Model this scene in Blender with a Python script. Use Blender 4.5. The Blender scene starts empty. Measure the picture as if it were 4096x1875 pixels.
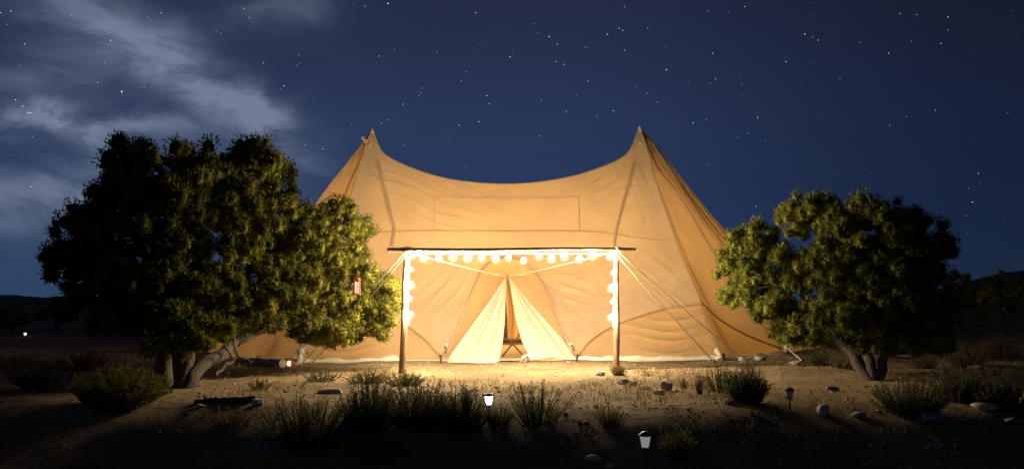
import bpy, math, random
import numpy as np
from mathutils import Vector

# ------------------------------------------------------------------ camera
scene = bpy.context.scene
COL = scene.collection
FPX, CX, CY, HOR, CAMH = 3600.0, 2048.0, 937.5, 1200.0, 1.5
PITCH = math.atan((HOR - CY) / FPX)
cam_d = bpy.data.cameras.new('camera')
cam = bpy.data.objects.new('camera', cam_d)
COL.objects.link(cam)
cam.location = (0, 0, CAMH)
cam.rotation_euler = (math.radians(90) + PITCH, 0, 0)
cam_d.sensor_width = 36.0
cam_d.lens = FPX / 4096.0 * 36.0
cam_d.clip_start = 0.1
cam_d.clip_end = 6000
scene.camera = cam

# ------------------------------------------------------------------ sky
world = bpy.data.worlds.new('World')
scene.world = world
world.use_nodes = True
NT = world.node_tree
NT.nodes.clear()


class NX:
    """small helper to chain shader math nodes"""
    def __init__(s, nt): s.nt = nt
    def put(s, sock, v):
        if isinstance(v, bpy.types.NodeSocket): s.nt.links.new(v, sock)
        else: sock.default_value = v
    def m(s, op, a, b=0.0, c=0.0):
        n = s.nt.nodes.new('ShaderNodeMath'); n.operation = op
        s.put(n.inputs[0], a); s.put(n.inputs[1], b); s.put(n.inputs[2], c)
        return n.outputs[0]
    def add(s, a, b): return s.m('ADD', a, b)
    def sub(s, a, b): return s.m('SUBTRACT', a, b)
    def mul(s, a, b): return s.m('MULTIPLY', a, b)
    def rng(s, v, a, b, c=0.0, d=1.0, smooth=True):
        n = s.nt.nodes.new('ShaderNodeMapRange')
        n.interpolation_type = 'SMOOTHSTEP' if smooth else 'LINEAR'
        s.put(n.inputs[0], v)
        for i, k in enumerate((a, b, c, d)): n.inputs[i + 1].default_value = k
        return n.outputs[0]
    def noise(s, vec, scale, detail=4.0, rough=0.5, dist=0.0):
        n = s.nt.nodes.new('ShaderNodeTexNoise')
        if vec is not None: s.put(n.inputs['Vector'], vec)
        n.inputs['Scale'].default_value = scale; n.inputs['Detail'].default_value = detail
        n.inputs['Roughness'].default_value = rough; n.inputs['Distortion'].default_value = dist
        return n.outputs['Fac']
    def ramp(s, v, stops):
        n = s.nt.nodes.new('ShaderNodeValToRGB')
        e = n.color_ramp.elements
        while len(e) < len(stops): e.new(0.5)
        for el, (p, c) in zip(e, stops):
            el.position = p; el.color = (c[0], c[1], c[2], 1)
        s.put(n.inputs[0], v)
        return n.outputs[0]
    def mixc(s, f, a, b, mode='MIX'):
        n = s.nt.nodes.new('ShaderNodeMix'); n.data_type = 'RGBA'; n.blend_type = mode
        s.put(n.inputs[0], f)
        for i, v in ((6, a), (7, b)):
            if not isinstance(v, bpy.types.NodeSocket) and len(v) == 3: v = (*v, 1)
            s.put(n.inputs[i], v)
        return n.outputs[2]
    def comb(s, x, y, z):
        n = s.nt.nodes.new('ShaderNodeCombineXYZ')
        for i, v in enumerate((x, y, z)): s.put(n.inputs[i], v)
        return n.outputs[0]
    def sep(s, v):
        n = s.nt.nodes.new('ShaderNodeSeparateXYZ'); s.put(n.inputs[0], v)
        return n.outputs


W = NX(NT)
tc = NT.nodes.new('ShaderNodeTexCoord')
dx, dy, dz = W.sep(tc.outputs['Generated'])
base = W.ramp(dz, [(0.0, (.023, .058, .112)), (.08, (.020, .043, .106)), (.19, (.020, .037, .088)),
                   (.31, (.017, .026, .058)), (.6, (.007, .007, .018)), (1.0, (.002, .002, .006))])
# the sky is dimmer to the right, away from the moonlit cloud
dim = W.rng(dx, 0.02, 0.52, 1.0, 0.40)
base = W.mixc(1.0, base, W.comb(W.mul(dim, 1.0), W.mul(dim, .93), dim), 'MULTIPLY')
# thin moonlit cloud: a few stretched banks whose outlines are broken up by noise
wv = W.comb(W.mul(dx, 1.0), dy, W.mul(dz, 2.2))
w1 = W.sub(W.noise(wv, 5.0, 5.0, 0.6), 0.5)
w2 = W.sub(W.noise(W.comb(dz, W.mul(dx, 1.6), dy), 4.0, 5.0, 0.6), 0.5)
px_ = W.add(dx, W.mul(w1, 0.10))
pz_ = W.add(dz, W.mul(w2, 0.07))


def bank(cx, cz, ang, rx, rz, amp):
    c, s_ = math.cos(ang), math.sin(ang)
    X = W.sub(px_, cx); Z = W.sub(pz_, cz)
    u = W.m('DIVIDE', W.add(W.mul(X, c), W.mul(Z, s_)), rx)
    v = W.m('DIVIDE', W.sub(W.mul(Z, c), W.mul(X, s_)), rz)
    d = W.add(W.mul(u, u), W.mul(v, v))
    return W.mul(W.m('POWER', 2.718, W.mul(d, -1.0)), amp)


banks = [(-.335, .225, -.62, .115, .026, .95), (-.44, .270, -1.15, .07, .035, .42), (-.480, .182, -.05, .060, .018, .95),
         (-.415, .155, -.80, .055, .014, .80), (-.36, .120, .2, .13, .05, .34), (-.50, .105, .12, .13, .020, .60),
         (-.50, .072, .05, .12, .016, .25), (-.285, .160, .9, .05, .012, .50), (-.24, .305, .3, .07, .02, .30),
         (-.52, .215, .12, .06, .010, .45), (-.38, .175, -.1, .06, .010, .45), (-.30, .205, -.5, .05, .012, .4)]
acc = None
for b in banks:
    o = bank(*b)
    acc = o if acc is None else W.add(acc, o)
wisp = W.rng(W.noise(W.comb(W.mul(dx, .8), dy, W.mul(dz, 3.0)), 3.0, 6.0, .62, .6), .42, .8)
wl = W.rng(dx, -.60, .15, 1.0, .10)
acc = W.mul(acc, W.rng(W.noise(wv, 9.0, 6.0, .64, .7), .30, .70, .22, 1.4))
cloud = W.mul(W.add(W.mul(acc, W.rng(dy, 0.0, .3)), W.mul(W.mul(wisp, wl), .10)), W.rng(dz, 0.0, .03))
skyc = W.mixc(W.m('MINIMUM', cloud, 1.0), base, (.150, .190, .270))
bg = NT.nodes.new('ShaderNodeBackground')
NT.links.new(skyc, bg.inputs['Color'])
bg.inputs['Strength'].default_value = 0.84
wo = NT.nodes.new('ShaderNodeOutputWorld')
NT.links.new(bg.outputs[0], wo.inputs['Surface'])

# faint moonlight from the cloudy side
sun_d = bpy.data.lights.new('moon', 'SUN')
sun_d.energy = 0.005
sun_d.angle = math.radians(0.6)
sun_d.color = (.75, .86, 1.0)
sun = bpy.data.objects.new('moon', sun_d)
COL.objects.link(sun)
sun.rotation_euler = (math.radians(48), 0, math.radians(-70))

scene.render.engine = 'CYCLES'
scene.cycles.use_denoising = True
scene.cycles.use_light_tree = True
scene.cycles.max_bounces = 6
scene.cycles.diffuse_bounces = 3
scene.cycles.transparent_max_bounces = 12
scene.cycles.sample_clamp_indirect = 4.0
scene.view_settings.view_transform = 'Standard'
scene.view_settings.look = 'None'
scene.view_settings.exposure = 0.35
scene.view_settings.gamma = 1.0

BULB_E = 1280.0
LANTERN_E = 720.0

# ------------------------------------------------------------------ pixel geometry helpers
FWD = np.array([0, math.cos(PITCH), math.sin(PITCH)])
UP = np.array([0, -math.sin(PITCH), math.cos(PITCH)])
EYE = np.array([0, 0, CAMH])


def ray(px, py):
    return np.array([(px - CX) / FPX, 0, 0]) + UP * (-(py - CY) / FPX) + FWD


def at(px, py, Y):
    d = ray(px, py)
    return EYE + d * (Y / d[1])


def gnd(px, py, z=0.0):
    """where the ray of a pixel meets the ground"""
    d = ray(px, py)
    for _ in range(12):
        P = EYE + d * ((z - CAMH) / d[2])
        z = .5 * z + .5 * float(shade_bank(P[0], P[1]))
    return EYE + d * ((z - CAMH) / d[2])


def sstep(x, a, b):
    t = np.clip((x - a) / (b - a), 0, 1)
    return t * t * (3 - 2 * t)


def shade_bank(x, y):
    """added low bank towards the camera, shaped so the foreground falls in shade"""
    y = np.asarray(y, float) + .35 * np.sin(np.asarray(x, float) * .55 + .6) + .2 * np.sin(np.asarray(x, float) * 1.3)
    return -1.3 * sstep(-y, -13.6, -9.4)


def proj(P):
    P = np.atleast_2d(P) - EYE
    w = P @ FWD
    return np.stack([CX + FPX * P[:, 0] / w, CY - FPX * (P @ UP) / w], 1)


# ------------------------------------------------------------------ mesh helpers
rs = np.random.RandomState(7)


class Geo:
    def __init__(s): s.v = []; s.t = []; s.q = []; s.n = 0; s.c = []
    def add(s, V, F, shade=None):
        V = np.asarray(V, float).reshape(-1, 3)
        F = np.asarray(F, int)
        (s.t if F.shape[1] == 3 else s.q).append(F + s.n)
        s.v.append(V); s.n += len(V)
        if shade is None: shade = 0.5
        s.c.append(np.broadcast_to(np.asarray(shade, float), (len(V),)))
        return s
    def merge(s, g):
        for V, c in zip(g.v, g.c):
            s.v.append(V); s.c.append(c)
        for F in g.t: s.t.append(F + s.n)
        for F in g.q: s.q.append(F + s.n)
        s.n += g.n
        return s


def mesh(name, g, smooth=False, color=False):
    V = np.concatenate(g.v) if g.v else np.zeros((0, 3))
    T = np.concatenate(g.t) if g.t else np.zeros((0, 3), int)
    Q = np.concatenate(g.q) if g.q else np.zeros((0, 4), int)
    me = bpy.data.meshes.new(name)
    me.vertices.add(len(V)); me.vertices.foreach_set('co', V.ravel())
    loops = np.concatenate([T.ravel(), Q.ravel()])
    me.loops.add(len(loops)); me.loops.foreach_set('vertex_index', loops.astype(np.int32))
    nt, nq = len(T), len(Q)
    starts = np.concatenate([np.arange(nt) * 3, nt * 3 + np.arange(nq) * 4]).astype(np.int32)
    me.polygons.add(nt + nq)
    me.polygons.foreach_set('loop_start', starts)
    if smooth: me.polygons.foreach_set('use_smooth', np.ones(nt + nq, bool))
    me.update(calc_edges=True)
    if color:
        a = me.attributes.new('shade', 'FLOAT', 'POINT')
        a.data.foreach_set('value', np.concatenate(g.c).astype(np.float32))
    me.validate()
    return me


def root_loc(o):
    while o.parent is not None: o = o.parent
    return np.array(o.location)


def put(name, g, mat, parent=None, smooth=False, color=False, loc=None):
    """one mesh object; verts are given in world space"""
    off = None
    if parent is not None: off = root_loc(parent)
    elif loc is not None: off = np.asarray(loc, float)
    if off is not None: g.v = [v - off for v in g.v]
    me = mesh(name, g, smooth, color)
    me.materials.append(mat)
    o = bpy.data.objects.new(name, me)
    COL.objects.link(o)
    if parent is not None: o.parent = parent
    elif loc is not None: o.location = loc
    return o


def tag(o, label=None, cat=None, group=None, kind=None):
    if label: o['label'] = label
    if cat: o['category'] = cat
    if group: o['group'] = group
    if kind: o['kind'] = kind
    return o


def thing(name, label, cat, loc, group=None):
    o = bpy.data.objects.new(name, None)
    COL.objects.link(o)
    o.empty_display_size = 0.2
    o.location = tuple(float(k) for k in loc)
    return tag(o, label, cat, group)


def copy_tree(o, parent=None):
    c = o.copy(); COL.objects.link(c)
    if parent is not None: c.parent = parent
    for ch in o.children: copy_tree(ch, c)
    return c


def tube(path, radii, sides=8, cap=True):
    P = np.asarray(path, float); n = len(P)
    R = np.broadcast_to(np.asarray(radii, float), (n,))
    T = np.gradient(P, axis=0); T /= np.linalg.norm(T, axis=1)[:, None] + 1e-9
    up = np.array([0, 0, 1.0]) if abs(T[0][2]) < .9 else np.array([1.0, 0, 0])
    V = []; u = np.cross(T[0], up); u /= np.linalg.norm(u)
    a = np.arange(sides) * 2 * math.pi / sides
    for i in range(n):
        u = u - T[i] * (u @ T[i]); u /= np.linalg.norm(u) + 1e-9
        w = np.cross(T[i], u)
        V.append(P[i] + R[i] * (np.cos(a)[:, None] * u + np.sin(a)[:, None] * w))
    V = np.concatenate(V)
    i, j = np.meshgrid(np.arange(n - 1), np.arange(sides), indexing='ij')
    i = i.ravel(); j = j.ravel(); k = (j + 1) % sides
    F = np.stack([i * sides + j, i * sides + k, (i + 1) * sides + k, (i + 1) * sides + j], 1)
    g = Geo().add(V, F)
    if cap:
        for s0, c in ((0, P[0]), ((n - 1) * sides, P[-1])):
            V2 = np.concatenate([V[s0:s0 + sides], [c]])
            jj = np.arange(sides); kk = (jj + 1) % sides
            F2 = np.stack([kk, jj, np.full(sides, sides)], 1)
            if s0: F2 = F2[:, ::-1]
            g.add(V2, F2)
    return g


def lathe(prof, center, sides=16, axis='z'):
    prof = np.asarray(prof, float); n = len(prof)
    a = np.arange(sides) * 2 * math.pi / sides
    V = np.concatenate([np.stack([r * np.cos(a), r * np.sin(a), np.full(sides, z)], 1) for r, z in prof])
    if axis == 'x': V = V[:, [2, 0, 1]]
    i, j = np.meshgrid(np.arange(n - 1), np.arange(sides), indexing='ij')
    i = i.ravel(); j = j.ravel(); k = (j + 1) % sides
    F = np.stack([i * sides + j, i * sides + k, (i + 1) * sides + k, (i + 1) * sides + j], 1)
    return Geo().add(V + np.asarray(center, float), F)


def box(c, h, rotz=0.0, jit=0.0, seed=0):
    s = np.array([[x, y, z] for z in (-1, 1) for y in (-1, 1) for x in (-1, 1)], float) * np.asarray(h, float)
    if jit: s += np.random.RandomState(seed).uniform(-jit, jit, s.shape)
    c_, s_ = math.cos(rotz), math.sin(rotz)
    s = np.stack([s[:, 0] * c_ - s[:, 1] * s_, s[:, 0] * s_ + s[:, 1] * c_, s[:, 2]], 1)
    F = [[0, 2, 3, 1], [4, 5, 7, 6], [0, 1, 5, 4], [2, 6, 7, 3], [0, 4, 6, 2], [1, 3, 7, 5]]
    return Geo().add(s + np.asarray(c, float), F)


def grid(P):
    """P (nv, nu, 3) -> quad grid"""
    nv, nu = P.shape[:2]
    i, j = np.meshgrid(np.arange(nv - 1), np.arange(nu - 1), indexing='ij')
    i = i.ravel(); j = j.ravel()
    F = np.stack([i * nu + j, i * nu + j + 1, (i + 1) * nu + j + 1, (i + 1) * nu + j], 1)
    return Geo().add(P.reshape(-1, 3), F)


def bez(pts, n=12):
    """smooth polyline through points"""
    P = np.asarray(pts, float)
    t = np.arange(len(P)); s = np.linspace(0, len(P) - 1, n)
    out = np.empty((n, P.shape[1]))
    m = np.gradient(P, axis=0)
    for k, x in enumerate(s):
        i = min(int(x), len(P) - 2); f = x - i
        h = [2 * f**3 - 3 * f**2 + 1, f**3 - 2 * f**2 + f, -2 * f**3 + 3 * f**2, f**3 - f**2]
        out[k] = h[0] * P[i] + h[1] * m[i] + h[2] * P[i + 1] + h[3] * m[i + 1]
    return out


_nd = np.random.RandomState(3)
_ND = [(_nd.normal(size=2), _nd.uniform(0, 6.28)) for _ in range(10)]


def wob(x, y, s=1.0, k0=0):
    """cheap smooth pseudo noise about -1..1"""
    r = 0
    for k, (d, p) in enumerate(_ND[k0:k0 + 6]):
        r = r + np.sin((x * d[0] + y * d[1]) * s + p) / 3.2
    return r


# ------------------------------------------------------------------ materials
def material(name):
    m = bpy.data.materials.new(name); m.use_nodes = True
    nt = m.node_tree; nt.nodes.clear()
    out = nt.nodes.new('ShaderNodeOutputMaterial')
    return m, nt, out, NX(nt)


def node(nt, t, **kw):
    n = nt.nodes.new(t)
    for k, v in kw.items(): n.inputs[k].default_value = v
    return n


def m_canvas(name, refl, trans, fac, bump=.30):
    m, nt, out, X = material(name)
    tco = nt.nodes.new('ShaderNodeTexCoord').outputs['Object']
    big = X.noise(tco, 1.1, 5, .6, .4)
    fine = X.noise(tco, 9.0, 5, .6)
    st = X.rng(big, .3, .75)
    c1 = X.mixc(st, tuple(k * .88 for k in refl), refl)
    c1 = X.mixc(X.rng(fine, .55, .8, 0, .25), c1, tuple(k * .7 for k in refl))
    d = node(nt, 'ShaderNodeBsdfDiffuse'); X.put(d.inputs['Color'], c1)
    t = node(nt, 'ShaderNodeBsdfTranslucent'); X.put(t.inputs['Color'], X.mixc(st, tuple(k * .85 for k in trans), trans))
    b = node(nt, 'ShaderNodeBump', Strength=bump, Distance=.05)
    sx, sy, sz = X.sep(tco)
    def crease(v, sc_):
        q = X.m('ABSOLUTE', X.sub(X.noise(v, sc_, 3, .5, .6), .5))
        return X.rng(q, 0.0, .07, 1.0, 0.0)
    cr = X.add(crease(X.comb(X.add(sx, X.mul(sz, .6)), sy, X.mul(sz, .45)), 1.1), crease(X.comb(X.sub(X.mul(sx, .5), X.mul(sz, .35)), sy, X.mul(sz, 1.3)), 1.6))
    X.put(b.inputs['Height'], X.add(X.add(X.noise(X.comb(X.mul(sx, .6), sy, X.mul(sz, 1.5)), 3.0, 5, .55, .8), X.mul(fine, .35)), X.mul(cr, .22)))
    nt.links.new(b.outputs[0], d.inputs['Normal']); nt.links.new(b.outputs[0], t.inputs['Normal'])
    mx = node(nt, 'ShaderNodeMixShader', Fac=fac)
    nt.links.new(d.outputs[0], mx.inputs[1]); nt.links.new(t.outputs[0], mx.inputs[2])
    nt.links.new(mx.outputs[0], out.inputs[0])
    return m


def m_solid(name, c1, c2, scale=12.0, rough=.8, bump=.4, stretch=(1, 1, 1), dist=.02, metal=0.0):
    m, nt, out, X = material(name)
    tco = nt.nodes.new('ShaderNodeTexCoord').outputs['Object']
    s = X.sep(tco)
    v = X.comb(*[X.mul(a, k) for a, k in zip(s, stretch)])
    n = X.noise(v, scale, 6, .62, .3)
    p = node(nt, 'ShaderNodeBsdfPrincipled', Roughness=rough, Metallic=metal)
    X.put(p.inputs['Base Color'], X.mixc(X.rng(n, .3, .7), c1, c2))
    b = node(nt, 'ShaderNodeBump', Strength=bump, Distance=dist)
    X.put(b.inputs['Height'], n); nt.links.new(b.outputs[0], p.inputs['Normal'])
    nt.links.new(p.outputs[0], out.inputs[0])
    return m


def m_leaf(name, c1, c2, trans=.25):
    m, nt, out, X = material(name)
    a = nt.nodes.new('ShaderNodeAttribute'); a.attribute_name = 'shade'
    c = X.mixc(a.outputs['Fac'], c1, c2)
    d = node(nt, 'ShaderNodeBsdfDiffuse'); X.put(d.inputs['Color'], c)
    t = node(nt, 'ShaderNodeBsdfTranslucent'); X.put(t.inputs['Color'], c)
    mx = node(nt, 'ShaderNodeMixShader', Fac=trans)
    nt.links.new(d.outputs[0], mx.inputs[1]); nt.links.new(t.outputs[0], mx.inputs[2])
    nt.links.new(mx.outputs[0], out.inputs[0])
    return m


def m_emit(name, col, e, sample=True):
    m, nt, out, X = material(name)
    n = node(nt, 'ShaderNodeEmission', Color=(*col, 1), Strength=e)
    nt.links.new(n.outputs[0], out.inputs[0])
    if not sample: m.cycles.emission_sampling = 'NONE'
    return m


def m_globe(name, fac):
    m, nt, out, X = material(name)
    t = node(nt, 'ShaderNodeBsdfTransparent')
    d = node(nt, 'ShaderNodeBsdfDiffuse', Color=(.9, .86, .8, 1))
    tr = node(nt, 'ShaderNodeBsdfTranslucent', Color=(.9, .86, .8, 1))
    a = node(nt, 'ShaderNodeMixShader', Fac=.6)
    nt.links.new(d.outputs[0], a.inputs[1]); nt.links.new(tr.outputs[0], a.inputs[2])
    mx = node(nt, 'ShaderNodeMixShader', Fac=fac)
    nt.links.new(t.outputs[0], mx.inputs[1]); nt.links.new(a.outputs[0], mx.inputs[2])
    nt.links.new(mx.outputs[0], out.inputs[0])
    return m


M = {}
M['canvas'] = m_canvas('canvas', (.47, .40, .30), (.82, .58, .29), .45)
M['canvas_wall'] = m_canvas('canvas_wall', (.50, .395, .255), (.82, .53, .19), .5)
M['canvas_flap'] = m_canvas('canvas_flap', (.88, .82, .68), (.82, .68, .42), .45)  # flap cloth made paler, standing in for light from both sides
M['canvas_seam'] = m_canvas('canvas_seam', (.50, .41, .29), (.76, .52, .25), .36)
M['hem'] = m_canvas('hem', (.80, .74, .64), (.7, .6, .45), .2)
M['rope'] = m_solid('rope', (.62, .55, .42), (.75, .68, .55), 60, .8, .4)
M['wood'] = m_solid('wood', (.16, .10, .055), (.32, .22, .13), 9, .75, .6, (3, 3, .35))
M['bar_wood'] = m_solid('bar_wood', (.10, .065, .04), (.22, .15, .09), 9, .75, .6, (.35, 3, 3))
M['bark'] = m_solid('bark', (.040, .032, .026), (.120, .094, .074), 11, .9, .9, (3, 3, .6), .04)
M['log'] = m_solid('log', (.26, .22, .18), (.48, .42, .36), 10, .9, .7, (.5, 3, 3), .03)
M['log_end'] = m_solid('log_end', (.42, .35, .26), (.58, .50, .40), 22, .9, .4)
M['dark_wood'] = m_solid('dark_wood', (.030, .022, .017), (.085, .062, .045), 9, .9, .8, (.5, 3, 3), .03)
M['stone'] = m_solid('stone', (.16, .145, .13), (.34, .31, .27), 7, .9, .8)
M['pale_stone'] = m_solid('pale_stone', (.36, .33, .28), (.58, .55, .48), 7, .9, .7)
M['chair_wood'] = m_solid('chair_wood', (.10, .045, .02), (.18, .085, .04), 14, .5, .3)
M['black_metal'] = m_solid('black_metal', (.02, .02, .02), (.045, .042, .04), 30, .45, .1)
M['grey_metal'] = m_solid('grey_metal', (.20, .21, .21), (.34, .35, .34), 20, .45, .2, metal=.6)
M['red_metal'] = m_solid('red_metal', (.40, .05, .03), (.52, .09, .05), 20, .5, .2)
M['floor_cloth'] = m_solid('floor_cloth', (.30, .20, .10), (.42, .30, .16), 6, .9, .3)
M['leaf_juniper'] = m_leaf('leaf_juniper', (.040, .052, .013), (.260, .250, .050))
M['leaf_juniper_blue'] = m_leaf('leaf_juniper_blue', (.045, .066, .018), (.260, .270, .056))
M['leaf_sage'] = m_leaf('leaf_sage', (.065, .072, .038), (.180, .185, .100), .5)
M['leaf_green'] = m_leaf('leaf_green', (.06, .08, .018), (.15, .16, .04))
M['leaf_dry'] = m_leaf('leaf_dry', (.13, .09, .045), (.28, .21, .11))
M['grass'] = m_leaf('grass', (.20, .15, .065), (.42, .33, .16), .15)
M['pebble'] = m_leaf('pebble', (.14, .115, .085), (.42, .36, .28), 0.0)
M['bulb'] = m_emit('bulb', (1.0, .77, .48), BULB_E)
M['lantern_light'] = m_emit('lantern_light', (1.0, .68, .34), LANTERN_E)
M['globe'] = m_globe('globe', .004)
M['white_lamp'] = m_emit('white_lamp', (.80, .90, 1.0), 7.0)
M['dim_lamp'] = m_emit('dim_lamp', (.72, .80, .86), .22)
M['candle'] = m_emit('candle', (1.0, .80, .56), 1.0)
M['white_plastic'] = m_solid('white_plastic', (.60, .58, .54), (.72, .70, .66), 30, .4, .1)
M['star'] = m_emit('star', (.80, .88, 1.0), 2.0, False)
M['star_faint'] = m_emit('star_faint', (.74, .84, 1.0), 1.5, False)
M['star_warm'] = m_emit('star_warm', (1.0, .86, .62), 3.0, False)

# ground material
m, nt, out, X = material('dirt')
tco = nt.nodes.new('ShaderNodeTexCoord').outputs['Object']
n1 = X.noise(tco, .45, 6, .62, .5); n2 = X.noise(tco, 5.0, 6, .65); n3 = X.noise(tco, 38.0, 4, .6)
c = X.mixc(X.rng(n1, .35, .68), (.180, .128, .066), (.320, .240, .132))
c = X.mixc(X.rng(n2, .45, .75, 0, .75), c, (.110, .078, .045))
c = X.mixc(X.rng(n3, .58, .75, 0, .6), c, (.31, .25, .16))
p = node(nt, 'ShaderNodeBsdfPrincipled', Roughness=.95)
X.put(p.inputs['Base Color'], c); p.inputs['Specular IOR Level'].default_value = .15
bp = node(nt, 'ShaderNodeBump', Strength=.9, Distance=.06)
X.put(bp.inputs['Height'], X.add(X.mul(n2, 1.6), X.mul(n3, .5)))
nt.links.new(bp.outputs[0], p.inputs['Normal']); nt.links.new(p.outputs[0], out.inputs[0])
M['dirt'] = m
M['hill'] = m_solid('hill', (.06, .055, .045), (.13, .115, .09), .35, .95, .5)

# ------------------------------------------------------------------ ground and hills
def height(x, y):
    x = np.asarray(x, float); y = np.asarray(y, float)
    h = .022 * wob(x, y, 1.3) + .012 * wob(x, y, 4.1, 3)
    h = h + 1.6 * sstep(x - .18 * (y - 20), 12, 40) * sstep(y, 18, 60)         # rise to the right
    h = h - 1.0 * sstep(-x, 14, 60) * sstep(y, 20, 80)
    h = h + .05 * wob(x, y, .5, 2) * sstep(np.hypot(x, y - 22), 10, 20)
    return h + shade_bank(x, y)


def zat(x, y): return float(height(x, y))


xs = np.concatenate([-np.geomspace(34, 2600, 40)[::-1], np.linspace(-33, 33, 221), np.geomspace(34, 2600, 40)])
ys = np.concatenate([-np.geomspace(30, 2600, 20)[::-1], np.linspace(-28, 3, 14), np.linspace(4, 36, 161), np.geomspace(37, 2600, 44)])
gx, gy = np.meshgrid(xs, ys)
gP = np.stack([gx, gy, height(gx, gy)], -1)
ground = put('ground', grid(gP), M['dirt'], smooth=True)
tag(ground, 'dry sandy dirt ground spreading around the tent', 'ground', kind='structure')


def hill(name, x0, x1, y0, prof, depth, label, seed):
    n = 90; r = np.random.RandomState(seed)
    x = np.linspace(x0, x1, n)
    top = np.interp(x, *zip(*prof)) + .25 * wob(x * 1.7, x * 0, .9) * (abs(y0) / 150)
    rows = []
    for k, s in enumerate(np.linspace(-1, 1, 11)):
        y = y0 + s * depth + 0 * x
        z = -1.5 + (top + 1.5) * math.cos(s * math.pi / 2) ** .8 + .3 * wob(x, y, .35)
        rows.append(np.stack([x, y, z], 1))
    o = put(name, grid(np.array(rows)), M['hill'], smooth=True)
    return tag(o, label, 'hill', kind='structure')


hill('hill', 52, 170, 128, [(52, -1), (62, 2.0), (70, 4.9), (80, 6.6), (110, 8.0), (170, 5)], 34,
     'dark rounded hill beyond the round green juniper', 1)
hill('hills', -460, -120, 520, [(-460, 2.4), (-330, 2.8), (-290, 3.8), (-262, 2.6), (-235, 3.2), (-200, 2.0), (-150, 1.5), (-120, 0)], 60,
     'low far ridge behind the tall dark juniper', 2)

# ------------------------------------------------------------------ tent
PL = at(1488, 517, 25.5); PR = at(2560, 508, 26.5)


def hipcurve(pts, P, n=60, ground_pt=None):
    """pixel polyline from peak to ground -> 3-D curve ordered ground (t=0) to peak (t=1)"""
    pts = np.array(pts, float)
    g = gnd(*pts[-1]) if ground_pt is None else np.asarray(ground_pt, float)
    yb, yt = pts[-1][1], pts[0][1]
    s = bez(pts, 40)
    out = []
    for t in np.linspace(0, 1, n):
        y = yb + (yt - yb) * t
        k = np.interp(-y, -s[::-1, 1], s[::-1, 0]) if s[0, 1] > s[-1, 1] else np.interp(y, s[:, 1], s[:, 0])
        Y = 1 / ((1 - t) / g[1] + t / P[1])
        out.append(at(k, y, Y))
    out = np.array(out); out[-1] = P
    return out


def hip_straight(gp, P, sag=.35, n=60):
    t = np.linspace(0, 1, n)[:, None]
    C = np.asarray(gp)[None] * (1 - t) + P[None] * t
    C[:, 2] -= (sag * 4 * t * (1 - t))[:, 0]
    return C


H1R = hipcurve([(2560, 508), (2574, 548), (2590, 600), (2612, 690), (2645, 790), (2720, 1010), (2810, 1225), (2890, 1437)], PR)
H2R = hipcurve([(2560, 508), (2600, 600), (2626, 664), (2687, 740), (2752, 837), (2813, 939), (2879, 1051), (3000, 1245), (3150, 1412)], PR)
H3R = hipcurve([(2560, 508), (2598, 556), (2640, 613), (2700, 706), (2775, 815), (2840, 905), (2894, 975), (3050, 1210), (3215, 1398)], PR)
H4R = hipcurve([(2560, 508), (2600, 552), (2645, 608), (2710, 690), (2790, 790), (2920, 945), (3130, 1200), (3290, 1392)], PR)
H1L = hipcurve([(1488, 517), (1470, 556), (1440, 655), (1405, 776), (1335, 1000), (1250, 1225), (1172, 1450)], PL)
H2L = hipcurve([(1488, 517), (1462, 552), (1446, 578), (1375, 668), (1302, 760), (1210, 895), (1060, 1150), (900, 1432)], PL)
H3L = hip_straight((-8.9, 26.5, 0), PL); H4L = hip_straight((-8.6, 29.5, 0), PL)
BL = hip_straight((-5.6, 32.0, 0), PL); BR = hip_straight((6.2, 33.2, 0), PR)

ridge_px = bez([(1488, 517), (1501, 548), (1513, 582), (1530, 610), (1562, 634), (1620, 662), (1700, 692), (1790, 716), (1900, 731),
                (2010, 737), (2120, 733), (2230, 718), (2330, 695), (2430, 660), (2486, 632), (2514, 608), (2530, 580), (2544, 545), (2560, 508)], 400)
ridge_px[:, 0] = np.maximum.accumulate(ridge_px[:, 0])
RIDGE = np.array([at(x, y, 25.5 + (x - 1488) / 1072.0) for x, y in ridge_px]); RIDGE[0] = PL; RIDGE[-1] = PR

NU, NV = 300, 170
uu = np.linspace(0, 1, NU)
vv = np.linspace(0, 1, 401)


def sample(C, t):
    s = np.linspace(0, 1, len(C))
    return np.stack([np.interp(t, s, C[:, k]) for k in range(3)], -1)


# ridge parametrised mostly by horizontal position, a little by arc so that the spikes keep rows
hx = (ridge_px[:, 0] - 1488) / 1072.0
ar = np.concatenate([[0], np.cumsum(np.linalg.norm(np.diff(ridge_px, axis=0), axis=1))]); ar /= ar[-1]
rp = .8 * hx + .2 * ar; rp = (rp - rp[0]) / (rp[-1] - rp[0])
Tc = np.stack([np.interp(uu, rp, RIDGE[:, k]) for k in range(3)], -1)
GL, GR = H1L[0], H1R[0]
Bc = GL[None] * (1 - uu[:, None]) + GR[None] * uu[:, None]


def coons(U, V):
    """front face of the tent, U,V arrays of the same shape"""
    L = sample(H1L, V); R = sample(H1R, V)
    T = np.stack([np.interp(U, uu, Tc[:, k]) for k in range(3)], -1)
    Bt = np.stack([np.interp(U, uu, Bc[:, k]) for k in range(3)], -1)
    u = U[..., None]; v = V[..., None]
    S = (1 - u) * L + u * R + (1 - v) * Bt + v * T
    S -= (1 - u) * (1 - v) * GL + u * (1 - v) * GR + (1 - u) * v * PL + u * v * PR
    # canvas hangs inward a little between ridge and ground
    b = np.sin(np.pi * U) * np.sin(np.pi * np.clip(V, 0, 1)) ** 1.2
    S[..., 1] += .30 * b
    return S


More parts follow.
